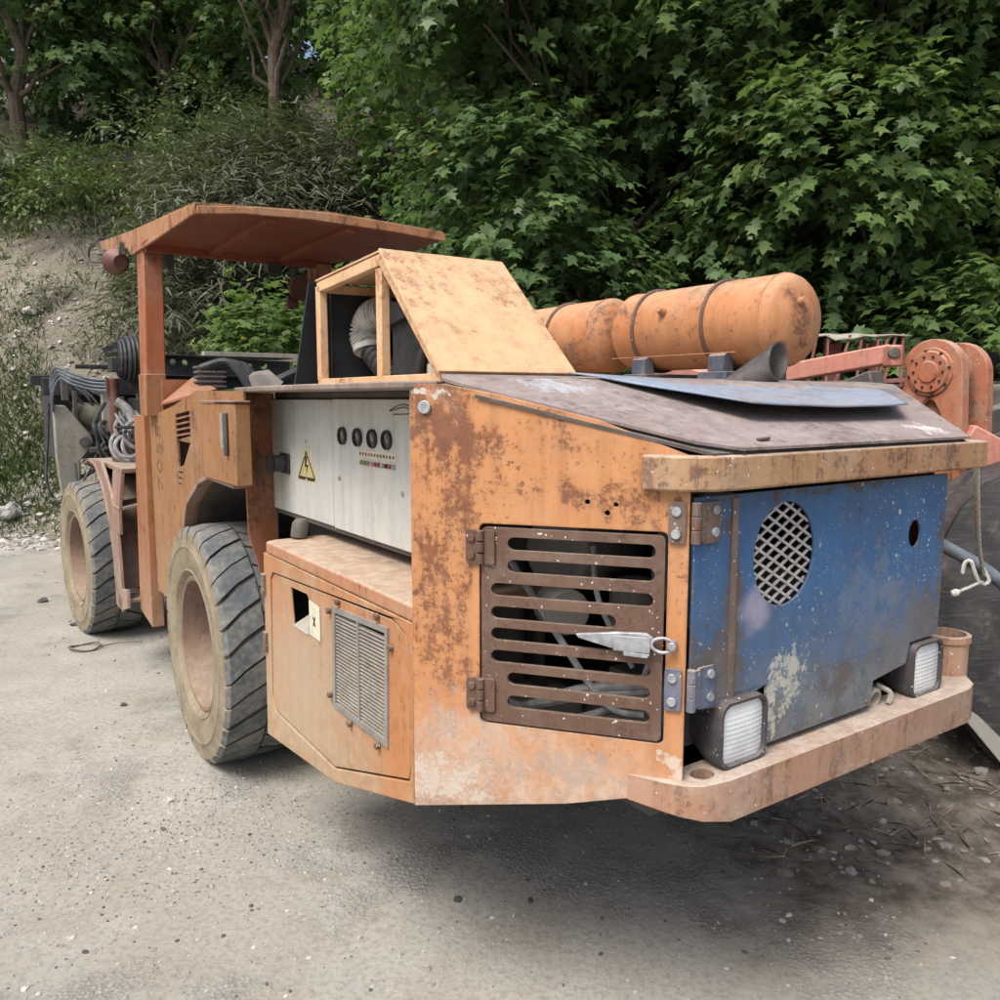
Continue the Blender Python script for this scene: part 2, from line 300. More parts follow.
def thing(name, label, cat, loc=(0, 0, 0), rz=0.0, group=None):
    o = bpy.data.objects.new(name, None); col.objects.link(o); o.location = loc; o.rotation_euler = (0, 0, rz)
    o['label'] = label; o['category'] = cat
    if group: o['group'] = group
    return o
def tag(o, label, cat, group=None, kind=None):
    if label: o['label'] = label
    if cat: o['category'] = cat
    if group: o['group'] = group
    if kind: o['kind'] = kind
    return o
def smooth_path(pts, k=6):
    P = [Vector(p) for p in pts]; out = []
    for i in range(len(P) - 1):
        a, b, c, d = P[max(i - 1, 0)], P[i], P[i + 1], P[min(i + 2, len(P) - 1)]
        for j in range(k):
            t = j / k
            out.append(.5 * (2 * b + (c - a) * t + (2 * a - 5 * b + 4 * c - d) * t * t + (3 * b - a - 3 * c + d) * t ** 3))
    return out + [P[-1]]
def bolts(name, mat, parent, items):
    for (p, n, r, t, k) in items: MB().disc(p, n, r, t, k).build(name, mat, parent)
def ellipse(cx, cy, rx, ry, n=32): return [(cx + rx * cos(2 * pi * i / n), cy + ry * sin(2 * pi * i / n)) for i in range(n)]
def slot(x0, x1, y0, y1, n=8):
    r = (y1 - y0) / 2; cy = (y0 + y1) / 2
    return [(x1 - r + r * cos(a), cy + r * sin(a)) for a in [(-pi / 2 + pi * i / n) for i in range(n + 1)]] + \
           [(x0 + r + r * cos(a), cy + r * sin(a)) for a in [(pi / 2 + pi * i / n) for i in range(n + 1)]]
def rrect(x0, x1, y0, y1, r, n=4):
    out = []
    for cx, cy, a0 in ((x1 - r, y0 + r, -pi / 2), (x1 - r, y1 - r, 0), (x0 + r, y1 - r, pi / 2), (x0 + r, y0 + r, pi)):
        out += [(cx + r * cos(a0 + pi / 2 * i / n), cy + r * sin(a0 + pi / 2 * i / n)) for i in range(n + 1)]
    return out

# ------------------------------------------------------------------ camera, light
CAMZ = 1.7
cam = bpy.data.cameras.new('camera'); co = bpy.data.objects.new('camera', cam); col.objects.link(co)
co.location = (0, 0, CAMZ); co.rotation_euler = (R(90) - math.atan(102 / 820), 0, 0)
cam.sensor_width = 36; cam.lens = 36 * .82; cam.clip_start = .05; cam.clip_end = 2000
scene.camera = co
w = bpy.data.worlds.new('World'); scene.world = w; w.use_nodes = True
nt = w.node_tree; bg = nt.nodes['Background']
sky = nt.nodes.new('ShaderNodeTexSky'); sky.sky_type = 'NISHITA'; sky.sun_disc = False
SUN_EL, SUN_AZ = R(58), R(215)           # compass style: clockwise from +Y
sky.sun_elevation = SUN_EL; sky.sun_rotation = SUN_AZ
sky.air_density = 1.0; sky.dust_density = 6.0; sky.ozone_density = 1.0
nt.links.new(sky.outputs[0], bg.inputs[0]); bg.inputs[1].default_value = .15
sun = bpy.data.lights.new('sun', 'SUN'); so = bpy.data.objects.new('sun', sun); col.objects.link(so)
sun.energy = 2.1; sun.angle = R(28); sun.color = (1, .985, .955)
sd = Vector((sin(SUN_AZ) * cos(SUN_EL), cos(SUN_AZ) * cos(SUN_EL), sin(SUN_EL)))
so.rotation_euler = sd.to_track_quat('Z', 'Y').to_euler(); so.location = sd * 60
scene.view_settings.view_transform = 'Standard'; scene.view_settings.look = 'None'
scene.view_settings.exposure = .50; scene.view_settings.gamma = 1.0; scene.view_settings.use_curve_mapping = False
scene.render.engine = 'CYCLES'
scene.cycles.max_bounces = 5; scene.cycles.diffuse_bounces = 4; scene.cycles.glossy_bounces = 2; scene.cycles.use_adaptive_sampling = True; scene.cycles.adaptive_threshold = .02; scene.cycles.transparent_max_bounces = 4

# ------------------------------------------------------------------ terrain
def yb(x): return 9.45 + .06 * max(-30, min(30, x + 6)) + .25 * sin(x * .7)
def hill(x, y):
    d = y - yb(x)
    if d <= 0: return 0.0
    h = .92 * d * min(1, d / .8) if d < 5.5 else .92 * 5.5 + .55 * (d - 5.5)
    if h > 14: h = 14 + (h - 14) * .4
    h += min(1, d / 1.5) * (.38 * mnoise.noise(Vector((x * .5, y * .5, 0))) + .16 * mnoise.noise(Vector((x * 1.5, y * 1.5, 3))) + .06 * mnoise.noise(Vector((x * 4, y * 4, 5))))
    return h
def gz(x, y):
    a = min(1, max(0, (abs(x) + y - 1.5) / 2))
    z = .012 * mnoise.noise(Vector((x * .8, y * .8, 1))) + .008 * mnoise.noise(Vector((x * 3, y * 3, 7)))
    # rough heaped mud on the right of the machine
    k = max(0, min(1, (x - 1.0) / .8)) * max(0, min(1, (y - 2.6) / .6))
    z += k * (.05 * mnoise.noise(Vector((x * 3, y * 3, 2))) + .035 * mnoise.noise(Vector((x * 9, y * 9, 4))))
    return z

def grid_mesh(name, xs, ys, fz, mat):
    nx, ny = len(xs), len(ys)
    vs = [(x, y, fz(x, y)) for y in ys for x in xs]
    fs = [(j * nx + i, j * nx + i + 1, (j + 1) * nx + i + 1, (j + 1) * nx + i) for j in range(ny - 1) for i in range(nx - 1)]
    me = bpy.data.meshes.new(name); me.from_pydata(vs, [], fs); me.materials.append(mat)
    me.polygons.foreach_set('use_smooth', [True] * len(fs))
    o = bpy.data.objects.new(name, me); col.objects.link(o); return o
def spaced(a, b, fine0, fine1, st, coarse):
    out = [fine0]
    while out[-1] < fine1: out.append(out[-1] + st)
    s = st
    while out[-1] < b: s = min(s * 1.35, coarse); out.append(out[-1] + s)
    s = st; lo = [fine0]
    while lo[-1] > a: s = min(s * 1.35, coarse); lo.append(lo[-1] - s)
    return list(reversed(lo[1:])) + out

def ground_mat():
    t = NT('dusty_yard_ground'); o = t.coord(); sp = t.n('SeparateXYZ'); t.set(sp.inputs[0], o)
    n1 = t.noise(o, .7, 8, .6, .4); n2 = t.noise(o, 3.2, 8, .65); n3 = t.noise(o, 45, 8, .75); n4 = t.noise(o, 160, 4, .7)
    c = t.mix(t.ramp(n1, .35, .62), (.30, .287, .248), (.365, .352, .312))
    c = t.mix(t.math('MULTIPLY', t.ramp(n2, .45, .62), .5), c, (.29, .265, .205))
    c = t.mix(t.math('MULTIPLY', t.ramp(n3, .44, .64), .6), c, (.185, .178, .158))
    c = t.mix(t.math('MULTIPLY', t.ramp(n4, .58, .7), .5), c, (.42, .415, .39))
    # patches of darker washed grit
    vs = t.vor(o, 75); grit = t.mix(t.ramp(vs.outputs['Distance'], .1, .55), (.36, .35, .34), (.16, .155, .148))
    gm = t.ramp(t.math('MULTIPLY_ADD', n2, .3, t.math('MULTIPLY', t.noise(t.coord('Object', (1, 1, 1), (4.1, 2.2, 0)), 1.1, 6, .6), .7)), .52, .6)
    c = t.mix(t.math('MULTIPLY', gm, .5), c, grit)
    # wet brown soil with straw on the far side of the machine
    mud = t.mix(t.ramp(t.noise(o, 7, 10, .72), .35, .65), (.075, .062, .048), (.21, .185, .15))
    mx = t.ramp(t.math('ADD', t.math('MULTIPLY', sp.outputs[0], 1.0), t.math('MULTIPLY', t.math('SUBTRACT', n2, .5), 1.2)), .55, 1.15)
    my = t.ramp(t.math('ADD', sp.outputs[1], t.math('MULTIPLY', n1, .6)), 2.3, 2.9)
    c = t.mix(t.math('MULTIPLY', mx, my), c, mud)
    h = t.math('ADD', t.math('MULTIPLY', n3, .5), t.math('MULTIPLY_ADD', n2, 1.0, t.math('MULTIPLY', t.math('SUBTRACT', 1.0, vs.outputs['Distance']), t.math('MULTIPLY', gm, .5))))
    return t.finish(c, .9, h, .55, .02, 0, .25)
gnd = grid_mesh('ground', spaced(-250, 250, -6.5, 4.5, .07, 40), spaced(-120, 11.5, 1.2, 6.5, .07, 40), gz, ground_mat())
gnd['kind'] = 'structure'

def slope_mat():
    t = NT('stony_slope_soil'); o = t.coord(); n1 = t.noise(o, .9, 8, .65, .5); n2 = t.noise(o, 9, 10, .75); n3 = t.noise(o, 40, 5, .7)
    c = t.mix(t.ramp(n1, .35, .65), (.185, .163, .128), (.255, .232, .188))
    c = t.mix(t.math('MULTIPLY', t.ramp(n2, .42, .65), .7), c, (.135, .12, .09))
    v = t.vor(o, 16); wn = t.n('TexWhiteNoise'); t.set(wn.inputs[0], v.outputs['Position'])
    st = t.math('MULTIPLY', t.ramp(t.math('MULTIPLY_ADD', n3, .3, v.outputs['Distance']), .35, .45, 1, 0), t.math('GREATER_THAN', wn.outputs[0], .72))
    c = t.mix(st, c, t.mix(wn.outputs[0], (.3, .28, .25), (.48, .46, .42)))
    c = t.mix(t.math('MULTIPLY', t.ramp(t.noise(o, 1.6, 6, .7), .56, .68), .5), c, (.12, .125, .07))
    return t.finish(c, .95, t.math('MULTIPLY_ADD', st, .8, n2), .8, .05, 0, .2)
xs = spaced(-60, 60, -9, 2, .12, 4)
hl = grid_mesh('hillside', xs, spaced(8.8, 75, 9, 17, .12, 4), lambda x, y: hill(x, y) - (.02 if y < yb(x) else 0) , slope_mat())
hl['kind'] = 'structure'

# ------------------------------------------------------------------ leaves, grass, stones (vectorised)
def leaf_mat(name, c0, c1, c2, trans=.48, rough=.45):
    t = NT(name); a = t.n('Attribute', attribute_name='tint')
    c = t.mix(t.ramp(a.outputs['Fac'], 0, .55), c0, c1); c = t.mix(t.ramp(a.outputs['Fac'], .6, 1.0), c, c2); c = t.mix(t.ramp(a.outputs['Fac'], .97, 1.0), c, (.42, .36, .10))
    c = t.mix(t.math('MULTIPLY', t.noise(t.coord(), 30, 3, .5), .25), c, tuple(x * .6 for x in c0))
    b = t.t.nodes.new('ShaderNodeBsdfPrincipled'); t.set(b.inputs['Base Color'], c); b.inputs['Roughness'].default_value = rough
    b.inputs['Specular IOR Level'].default_value = .35
    tr = t.t.nodes.new('ShaderNodeBsdfTranslucent'); t.set(tr.inputs[0], t.mix(.4, c, (.16, .26, .03)))
    mx = t.t.nodes.new('ShaderNodeMixShader'); mx.inputs[0].default_value = trans
    t.t.links.new(b.outputs[0], mx.inputs[1]); t.t.links.new(tr.outputs[0], mx.inputs[2]); t.t.links.new(mx.outputs[0], t.out.inputs[0])
    return t.m
PLANE = leaf_mat('broad_lobed_leaf', (.072, .135, .044), (.145, .235, .072), (.28, .36, .12))
PLANE2 = leaf_mat('dark_lobed_leaf', (.068, .13, .050), (.132, .22, .085), (.25, .335, .135))
SHRUB = leaf_mat('grey_green_shrub_leaf', (.05, .08, .04), (.10, .145, .07), (.19, .23, .11), .3)
BRUSH = leaf_mat('dry_brush_leaf', (.085, .095, .06), (.125, .135, .09), (.18, .185, .13), .2, .7)
GRASS = leaf_mat('grass_blade', (.06, .095, .032), (.11, .165, .05), (.2, .21, .09), .3)
FAR = leaf_mat('distant_woodland_leaf', (.05, .105, .04), (.09, .175, .06), (.16, .25, .085), .25)
BARK = plain('grey_brown_bark', (.12, .095, .07), .9, 0, .35, 10, .6)
TWIG = plain('pale_dry_twig', (.2, .175, .14), .9, 0, .3, 20)

LOBED = np.array([(0, 0), (.44, .05), (.24, .26), (.58, .46), (.21, .58), (0, 1.0), (-.21, .58), (-.58, .46), (-.24, .26), (-.44, .05)])
STEM = np.array([(-.07, 0), (.07, 0), (.05, .55), (0, 1), (-.05, .55)])
OVAL = np.array([(0, 0), (.2, .3), (.17, .65), (0, 1), (-.17, .65), (-.2, .3)])
BLADE = np.array([(-.5, 0), (.5, 0), (.3, .6), (0, 1), (-.3, .6)])

def unit(a): return a / np.maximum(np.linalg.norm(a, axis=-1, keepdims=True), 1e-9)
def cards(name, pos, dirn, nrm, size, tint, mat, parent=None, shape=LOBED, curl=.25, width=None):
    """one mesh of leaf-shaped faces"""
    d = unit(dirn); n = unit(nrm - d * np.sum(nrm * d, -1, keepdims=True)); s = np.cross(d, n)
    k = len(shape); N = len(pos); sz = size[:, None, None]
    wd = sz if width is None else width[:, None, None]
    u = shape[None, :, 0, None] * wd; v = shape[None, :, 1, None]
    P = pos[:, None, :] + s[:, None, :] * u + d[:, None, :] * v * sz - n[:, None, :] * (curl * (v ** 2) * sz + .35 * np.abs(u))
    me = bpy.data.meshes.new(name)
    me.vertices.add(N * k); me.vertices.foreach_set('co', P.reshape(-1).astype(np.float32))
    me.loops.add(N * k); me.loops.foreach_set('vertex_index', np.arange(N * k, dtype=np.int32))
    me.polygons.add(N); me.polygons.foreach_set('loop_start', np.arange(0, N * k, k, dtype=np.int32))
    me.update(calc_edges=True); me.validate()
    at = me.attributes.new('tint', 'FLOAT', 'FACE'); at.data.foreach_set('value', tint.astype(np.float32))
    me.materials.append(mat)
    o = bpy.data.objects.new(name, me); col.objects.link(o)
    if parent is not None: o.parent = parent
    return o
def rand_dir(n):
    return unit(rng.normal(size=(n, 3)))
def sprays(blobs, per, leaves, lsize, droop=.35):
    """leaves on short twigs spread through clumps; returns arrays for cards()"""
    P, D, Nn, S, T = [], [], [], [], []
    for (c, r) in blobs:
        m = int(per * r * r)
        o = rand_dir(m); o[:, 2] = np.where(o[:, 2] < -.6, -o[:, 2], o[:, 2]); rad = r * rng.uniform(.45, 1.05, (m, 1)) ** .6
        base = np.array(c) + o * rad * np.array([1, 1, .8])
        td = unit(o + rng.normal(size=(m, 3)) * .5 + np.array([0, 0, -droop]))
        ctint = rng.normal(0, .16, m) + rng.uniform(-.1, .1)
        for j in range(leaves):
            f = (j + .5) / leaves; sgn = 1 if j % 2 else -1
            side = unit(np.cross(td, np.array([0, 0, 1.0])) + 1e-3)
            p = base + td * f * lsize * 3.2 + rng.normal(size=(m, 3)) * lsize * .25
            dd = unit(td * .6 + side * sgn * rng.uniform(.3, 1.1, (m, 1)) + np.array([0, 0, -.35]) + rng.normal(size=(m, 3)) * .25)
            nn = unit(np.array([0, 0, 1.0]) + o * .55 + rng.normal(size=(m, 3)) * .35)
            P.append(p); D.append(dd); Nn.append(nn); S.append(lsize * rng.uniform(.4, 1.35, m)); T.append(np.clip(.42 + ctint + rng.normal(0, .13, m), 0, 1))
    return np.concatenate(P), np.concatenate(D), np.concatenate(Nn), np.concatenate(S), np.concatenate(T)

def branch_path(a, b, bend=.15, k=5):
    a, b = Vector(a), Vector(b); L = (b - a).length
    return [a.lerp(b, i / k) + (Vector((random.uniform(-1, 1), random.uniform(-1, 1), random.uniform(-.3, 1))) * bend * L * .3 if 0 < i < k else Vector()) for i in range(k + 1)]

def tree(name, label, x, y, height, spread, z_low, nblob, lsize, mat, seed, per=95, leaves=9, cat='tree', group='broad-leaved trees behind the machine', trunk_r=.16, shape=LOBED, front=0):
    global rng
    rng = np.random.default_rng(seed); random.seed(seed)
    z0 = max(0, hill(x, y)) - .05
    rt = thing(name, label, cat, (x, y, z0), 0, group)
    blobs = []
    for i in range(nblob):
        f = (i + .5) / nblob; zz = z_low + (height - z_low) * f
        prof = sin(pi * min(1, .25 + .75 * f)) ** .6
        a = i * 2.4 + random.uniform(-.4, .4); rr = spread * prof * random.uniform(.35, 1.0)
        blobs.append(((rr * cos(a), rr * sin(a), zz), random.uniform(.75, 1.15) * spread * .42))
    if front:
        for _ in range(front): blobs.append(((random.uniform(-1, 1) * spread * .95, -spread * random.uniform(.55, .95), random.uniform(z_low * .8, height * .8)), random.uniform(.8, 1.1) * spread * .40))
    p, d, n, s, t = sprays(blobs, per, leaves, lsize)
    cards('crown', p, d, n, s, t, mat, rt, shape)
    mb = MB(); top = Vector((random.uniform(-.3, .3), random.uniform(-.3, .3), height * .8))
    path = branch_path((0, 0, 0), top, .1, 7)
    mb.tube(path, [trunk_r * (1 - .8 * i / 7) for i in range(8)], 10)
    for (c, r) in blobs:
        st = path[max(1, min(6, int(7 * (c[2] / height) * .7)))]
        mb.tube(branch_path(st, c, .25, 5), [trunk_r * .35 * (1 - .8 * i / 5) for i in range(6)], 6)
    mb.build('trunk', BARK, rt, weld=False)
    return rt

tree('plane_tree', 'tallest leafy plane tree, behind the twin orange tanks and engine cover', 1.4, 10.6, 9.0, 2.7, 1.4, 26, .124, PLANE2, 11, per=165, front=9)
tree('plane_tree', 'leafy plane tree behind the rusty cage with bright lobed leaves', 4.6, 9.9, 8.6, 2.8, 1.3, 26, .124, PLANE, 12, per=165, front=9)
tree('plane_tree', 'leafy plane tree at the right edge above the loader linkage', 7.4, 9.6, 8.0, 2.6, 1.2, 24, .126, PLANE, 13, per=150, front=9)
tree('plane_tree', 'plane tree rising over the right end of the orange canopy', -.5, 11.8, 9.4, 1.9, 2.6, 22, .124, PLANE, 14, per=150, front=5)
tree('plane_tree', 'narrow dark tree standing on the slope behind the canopy post', -4.0, 15.2, 7.5, 1.9, 3.6, 18, .15, PLANE2, 15, per=110)
tree('plane_tree', 'dark tree at the top of the bank at the left edge', -9.6, 17.2, 8.0, 2.6, 1.6, 20, .16, PLANE2, 16, per=80)
tree('plane_tree', 'tree at the top of the bank between the other two bank trees', -6.9, 17.8, 7.0, 2.2, 1.6, 18, .16, PLANE, 17, per=80)

# shrubs on the bank
def shrub(label, x, y, hgt, spread, mat, seed, per=300, ls=.10, nb=9, shape=OVAL, twigs=14, group='shrubs on the bank'):
    global rng
    rng = np.random.default_rng(seed); random.seed(seed)
    rt = thing('shrub', label, 'shrub', (x, y, hill(x, y) - .05), 0, group)
    blobs = [((random.uniform(-1, 1) * spread, random.uniform(-.6, .6) * spread, random.uniform(.25, .85) * hgt), random.uniform(.3, .5) * hgt) for _ in range(nb)]
    blobs = [((c[0], c[1], c[2] + hill(x + c[0], y + c[1]) - hill(x, y)), r) for c, r in blobs]
    p, d, n, s, t = sprays(blobs, per, 7, ls, .1)
    cards('foliage', p, d, n, s, t, mat, rt, shape)
    mb = MB()
    for i in range(twigs):
        c, r = random.choice(blobs); e = Vector(c) + Vector(rand_dir(1)[0]) * r
        mb.tube(branch_path((c[0] * .4, c[1] * .4, 0), e, .3, 4), [.02, .016, .012, .009, .005], 5)
    mb.build('stem', TWIG, rt, weld=False)
shrub('pale grey-green shrub at the crest of the bank, left edge', -8.6, 14.9, 1.5, 1.3, SHRUB, 31)
shrub('yellowish green shrub at the crest between pale shrub and canopy tip', -6.8, 14.6, 1.15, .9, SHRUB, 32, mat and 0 or 300) if False else None
shrub('bright yellowish shrub hanging over the bank edge left of the red lamp', -6.7, 14.5, 1.2, 1.0, GRASS, 32)
shrub('tangled dry grey shrub behind the canopy post', -4.55, 13.4, 1.5, .9, BRUSH, 33, 330, .19, 14, STEM)
shrub('tangled dry grey shrub under the middle of the canopy', -3.5, 12.7, 1.9, 1.5, BRUSH, 34, 330, .20, 18, STEM, 40)
shrub('low dark shrub growing above the steel drill beam', -3.7, 11.9, 1.0, .9, SHRUB, 35, 280, .11)
shrub('leafy green shrub seen between the canopy lamp and black rubber curtain', -2.8, 10.4, 1.5, .3, PLANE, 36, 170, .12, 6, LOBED)
shrub('dry shrub on the bank face below the canopy tip', -5.35, 13.6, .5, .35, BRUSH, 37, 300, .16, 7, STEM)
shrub('dense dark shrub high on the bank above the canopy', -4.9, 15.6, 1.9, 1.5, SHRUB, 38, 220, .12)
shrub('small round green bush alone on the bare bank', -6.75, 12.75, .42, .28, SHRUB, 39, 900, .05, 5)
shrub('tiny bush on the bank just right of the round one', -6.0, 12.1, .32, .25, SHRUB, 40, 900, .05, 4)

# dense wood covering the hill behind, grass, gravel
def woodland():
    global rng
    rng = np.random.default_rng(50); random.seed(50)
    bl = []
    for i in range(150):
        x = random.uniform(-26, 26); y = random.uniform(17.5, 30); bl.append(((x, y, hill(x, y) + random.uniform(.3, 3.5)), random.uniform(1.0, 1.9)))
    for i in range(70):
        x = random.uniform(-1.5, 16); y = random.uniform(12.0, 15.5); bl.append(((x, y, hill(x, y) + random.uniform(0, 2.2)), random.uniform(.8, 1.3)))
    p, d, n, s, t = sprays(bl, 42, 6, .26)
    tag(cards('woodland', p, d, n, s, t, FAR, None, LOBED), 'dark green wood covering the hill behind the trees', 'woodland', kind='stuff')
woodland()

def grass():
    global rng
    rng = np.random.default_rng(51); random.seed(51)
    tufts = [(-6.3, 10.75, .55, 900), (-6.9, 10.9, .6, 800), (-6.1, 10.35, .5, 600), (-6.6, 10.3, .45, 500), (-6.7, 11.6, .45, 500), (-7.2, 11.5, .5, 600), (-6.3, 11.1, .3, 300), (-5.6, 10.3, .4, 350), (-7.0, 12.4, .35, 300)]
    for i in range(34):
        x = random.uniform(-9.5, -3.0); y = yb(x) + random.uniform(.3, 4.4); tufts.append((x, y, random.uniform(.1, .28), random.randint(20, 80)))
    for i in range(90):
        x = random.uniform(-11, -1.5); y = yb(x) + random.uniform(4.9, 7.2); tufts.append((x, y, random.uniform(.3, .7), random.randint(160, 320)))
    for i in range(60):
        x = random.uniform(-5.0, -1.5); y = yb(x) + random.uniform(1.5, 4.9); tufts.append((x, y, random.uniform(.2, .5), random.randint(100, 240)))
    for i in range(24):
        x = random.uniform(2.0, 9); y = random.uniform(6.5, 9.6); tufts.append((x, y, random.uniform(.3, .7), 200))
    P, D, N_, S, T, W = [], [], [], [], [], []
    for x, y, r, m in tufts:
        q = rng.normal(size=(m, 2)) * r * .55; px, py = x + q[:, 0], y + q[:, 1]
        pz = np.array([hill(a, b) for a, b in zip(px, py)]) - .01
        P.append(np.stack([px, py, pz], 1)); dd = rng.normal(size=(m, 3)) * .55; dd[:, 2] = 1; D.append(dd)
        N_.append(rng.normal(size=(m, 3))); S.append(rng.uniform(.05, .17, m) * (.6 + r)); T.append(np.clip(rng.normal(.45, .2) + rng.normal(0, .15, m), 0, 1)); W.append(rng.uniform(.008, .02, m))
    tag(cards('grass', np.concatenate(P), np.concatenate(D), np.concatenate(N_), np.concatenate(S), np.concatenate(T), GRASS, None, BLADE, .4, np.concatenate(W)),
        'tufts of rough grass growing on the stony bank', 'grass', kind='stuff')
grass()

ICO = None
def stones(name, label, spots, mats, seed, flat=.7):
    """many small stones in one mesh: spots = (x, y, z, size)"""
    global ICO
    rg = np.random.default_rng(seed)
    if ICO is None:
        bm = bmesh.new(); bmesh.ops.create_icosphere(bm, subdivisions=1, radius=1)
        bm.verts.ensure_lookup_table(); ICO = (np.array([v.co[:] for v in bm.verts]), np.array([[v.index for v in f.verts] for f in bm.faces])); bm.free()
    V0, F0 = ICO; N = len(spots); sp = np.array(spots)
    jit = V0[None] * (1 + rg.uniform(-.32, .32, (N, len(V0), 1)))
    sc = np.stack([rg.uniform(.7, 1.3, N), rg.uniform(.7, 1.3, N), rg.uniform(.4, .85, N) * flat / .7], 1)
    a = rg.uniform(0, 2 * pi, N); ca, sa = np.cos(a), np.sin(a)
    q = jit * sc[:, None, :] * sp[:, 3][:, None, None]
    X = q[..., 0] * ca[:, None] - q[..., 1] * sa[:, None]; Y = q[..., 0] * sa[:, None] + q[..., 1] * ca[:, None]
    P = np.stack([X, Y, q[..., 2]], -1) + sp[:, None, :3]
    F = (F0[None] + (np.arange(N) * len(V0))[:, None, None]).reshape(-1, 3)
    me = bpy.data.meshes.new(name); me.from_pydata(P.reshape(-1, 3).tolist(), [], F.tolist())
    for m in mats: me.materials.append(m)
    if len(mats) > 1: me.polygons.foreach_set('material_index', np.repeat(rg.integers(0, len(mats), N), len(F0)).astype(np.int32))
    o = bpy.data.objects.new(name, me); col.objects.link(o)
    if label: tag(o, label, 'gravel', kind='stuff')
    return o
ST = [plain('pale_limestone', (.42, .41, .38), .9, 0, .25, 9, .4), plain('brown_stone', (.23, .205, .17), .9, 0, .3, 9, .4), plain('grey_stone', (.28, .275, .26), .9, 0, .3, 9, .4), plain('dark_stone', (.085, .08, .075), .9, 0, .3, 9, .4)]
sp = []
for i in range(9500):
    x = random.uniform(-10, -1); u = random.random(); y = yb(x) + 5.2 * u ** 1.4 - .15
    sp.append((x, y, hill(x, y), .009 + .045 * random.random() ** 5))
for i in range(1800):
    x = random.uniform(-9, -3.2); y = yb(x) + random.uniform(-.55, .7); sp.append((x, y, hill(x, y), .015 + .045 * random.random() ** 3))
stones('slope_gravel', 'loose pale stones scattered down the bank', sp, ST[:3], 61)
sp = []
for i in range(3400):
    x = random.uniform(-2.2, 1.4); y = random.uniform(1.8, 4.2)
    sp.append((x, y, gz(x, y), .0022 + .007 * random.random() ** 5))
for i in range(3200):
    x = random.uniform(-6, 1.2); y = random.uniform(1.7, 9.3)
    sp.append((x, y, gz(x, y), .003 + .012 * random.random() ** 6))
for i in range(2600):                          # a patch of washed grit beside the near wheel
    a = random.gauss(0, .45); b = random.gauss(0, .28); x, y = -1.25 + a * .9 - b * .3, 3.05 + b + a * .3
    sp.append((x, y, gz(x, y), random.uniform(.002, .0055)))
stones('yard_gravel', 'small grit and pebbles lying on the pale yard ground', sp, ST, 62)
sp = []
for i in range(1500):
    x = random.uniform(1.0, 3.6); y = random.uniform(2.7, 5.0); sp.append((x, y, gz(x, y), .004 + .028 * random.random() ** 4))
stones('soil_clods', 'dark soil clods and stones beside the rear bumper', sp, [ST[1], ST[3], ST[2]], 63)

def straw():
    global rng
    rng = np.random.default_rng(64); m = 900
    x = rng.uniform(.9, 3.3, m); y = rng.uniform(2.8, 4.6, m); z = np.array([gz(a, b) for a, b in zip(x, y)]) + rng.uniform(.0, .03, m)
    d = rng.normal(size=(m, 3)); d[:, 2] *= .25
    MS = plain('dry_straw', (.33, .28, .2), .9, 0, .3, 40)
    tag(cards('straw', np.stack([x, y, z], 1), d, rng.normal(size=(m, 3)) + np.array([0, 0, 2.]), rng.uniform(.03, .16, m), rng.uniform(0, 1, m), MS, None, BLADE, .3, rng.uniform(.002, .006, m)),
        'dry straw and twigs littering the brown soil', 'straw', kind='stuff')
straw()

def rock(label, x, y, size, mat, seed, group=None, name='rock', cat='rock'):
    bm = bmesh.new(); bmesh.ops.create_icosphere(bm, subdivisions=3, radius=1)
    for v in bm.verts:
        q = v.co * 1.3 + Vector((seed * 3.1, 0, 0)); v.co *= .8 + .45 * mnoise.noise(q) + .12 * mnoise.noise(q * 3); v.co.z *= .65
    me = bpy.data.meshes.new(name); bm.to_mesh(me); bm.free(); me.materials.append(mat)
    o = bpy.data.objects.new(name, me); col.objects.link(o); z = hill(x, y) if y > yb(x) else gz(x, y)
    o.location = (x, y, z + size * .2); o.scale = (size,) * 3; o.rotation_euler = (0, 0, seed)
    return tag(o, label, cat, group)
rock('broad grey rock on the bank beside the left edge, below the grass', -6.1, 10.15, .2, ST[2], 1)
rock('white rock high on the bank left of the round bush', -7.05, 12.55, .13, ST[0], 2)
rock('white rock on the upper bank near the left edge', -7.4, 12.1, .11, ST[0], 3)
rock('pale rock below the hose hanging beside the front wheel', -5.2, 10.1, .08, ST[0], 4)
rock('pale rock at the foot of the bank left of the front wheel', -5.15, 9.75, .07, ST[0], 5)
rock('dark stone on the yard left of the front wheel, largest there', -3.85, 6.75, .045, ST[3], 6, name='stone', cat='stone')
rock('dark stone on the yard nearer the camera than the other one', -3.2, 6.0, .035, ST[3], 7, name='stone', cat='stone')
rock('small stone in front of the bent wire ring', -2.1, 4.4, .022, ST[3], 8, name='stone', cat='stone')
rock('pale stone on the ground in front of the near wheel', -1.4, 3.3, .022, ST[0], 9, name='stone', cat='stone')

# bent wire ring on the ground
pts = [(-2.83 + .085 * cos(a) * 1.15, 5.42 + .085 * sin(a), gz(-2.83, 5.42) + .015 + .01 * sin(2 * a)) for a in [2 * pi * i / 24 for i in range(24)]]
mb = MB(); mb.tube(pts, .007, 6, True); mb.tube(smooth_path([pts[0], (-2.65, 5.5, .02), (-2.5, 5.56, .015)]), .004, 5)
tag(mb.build('wire_ring', M['rusty']), 'bent dark wire ring lying on the yard beside the wheels', 'wire')

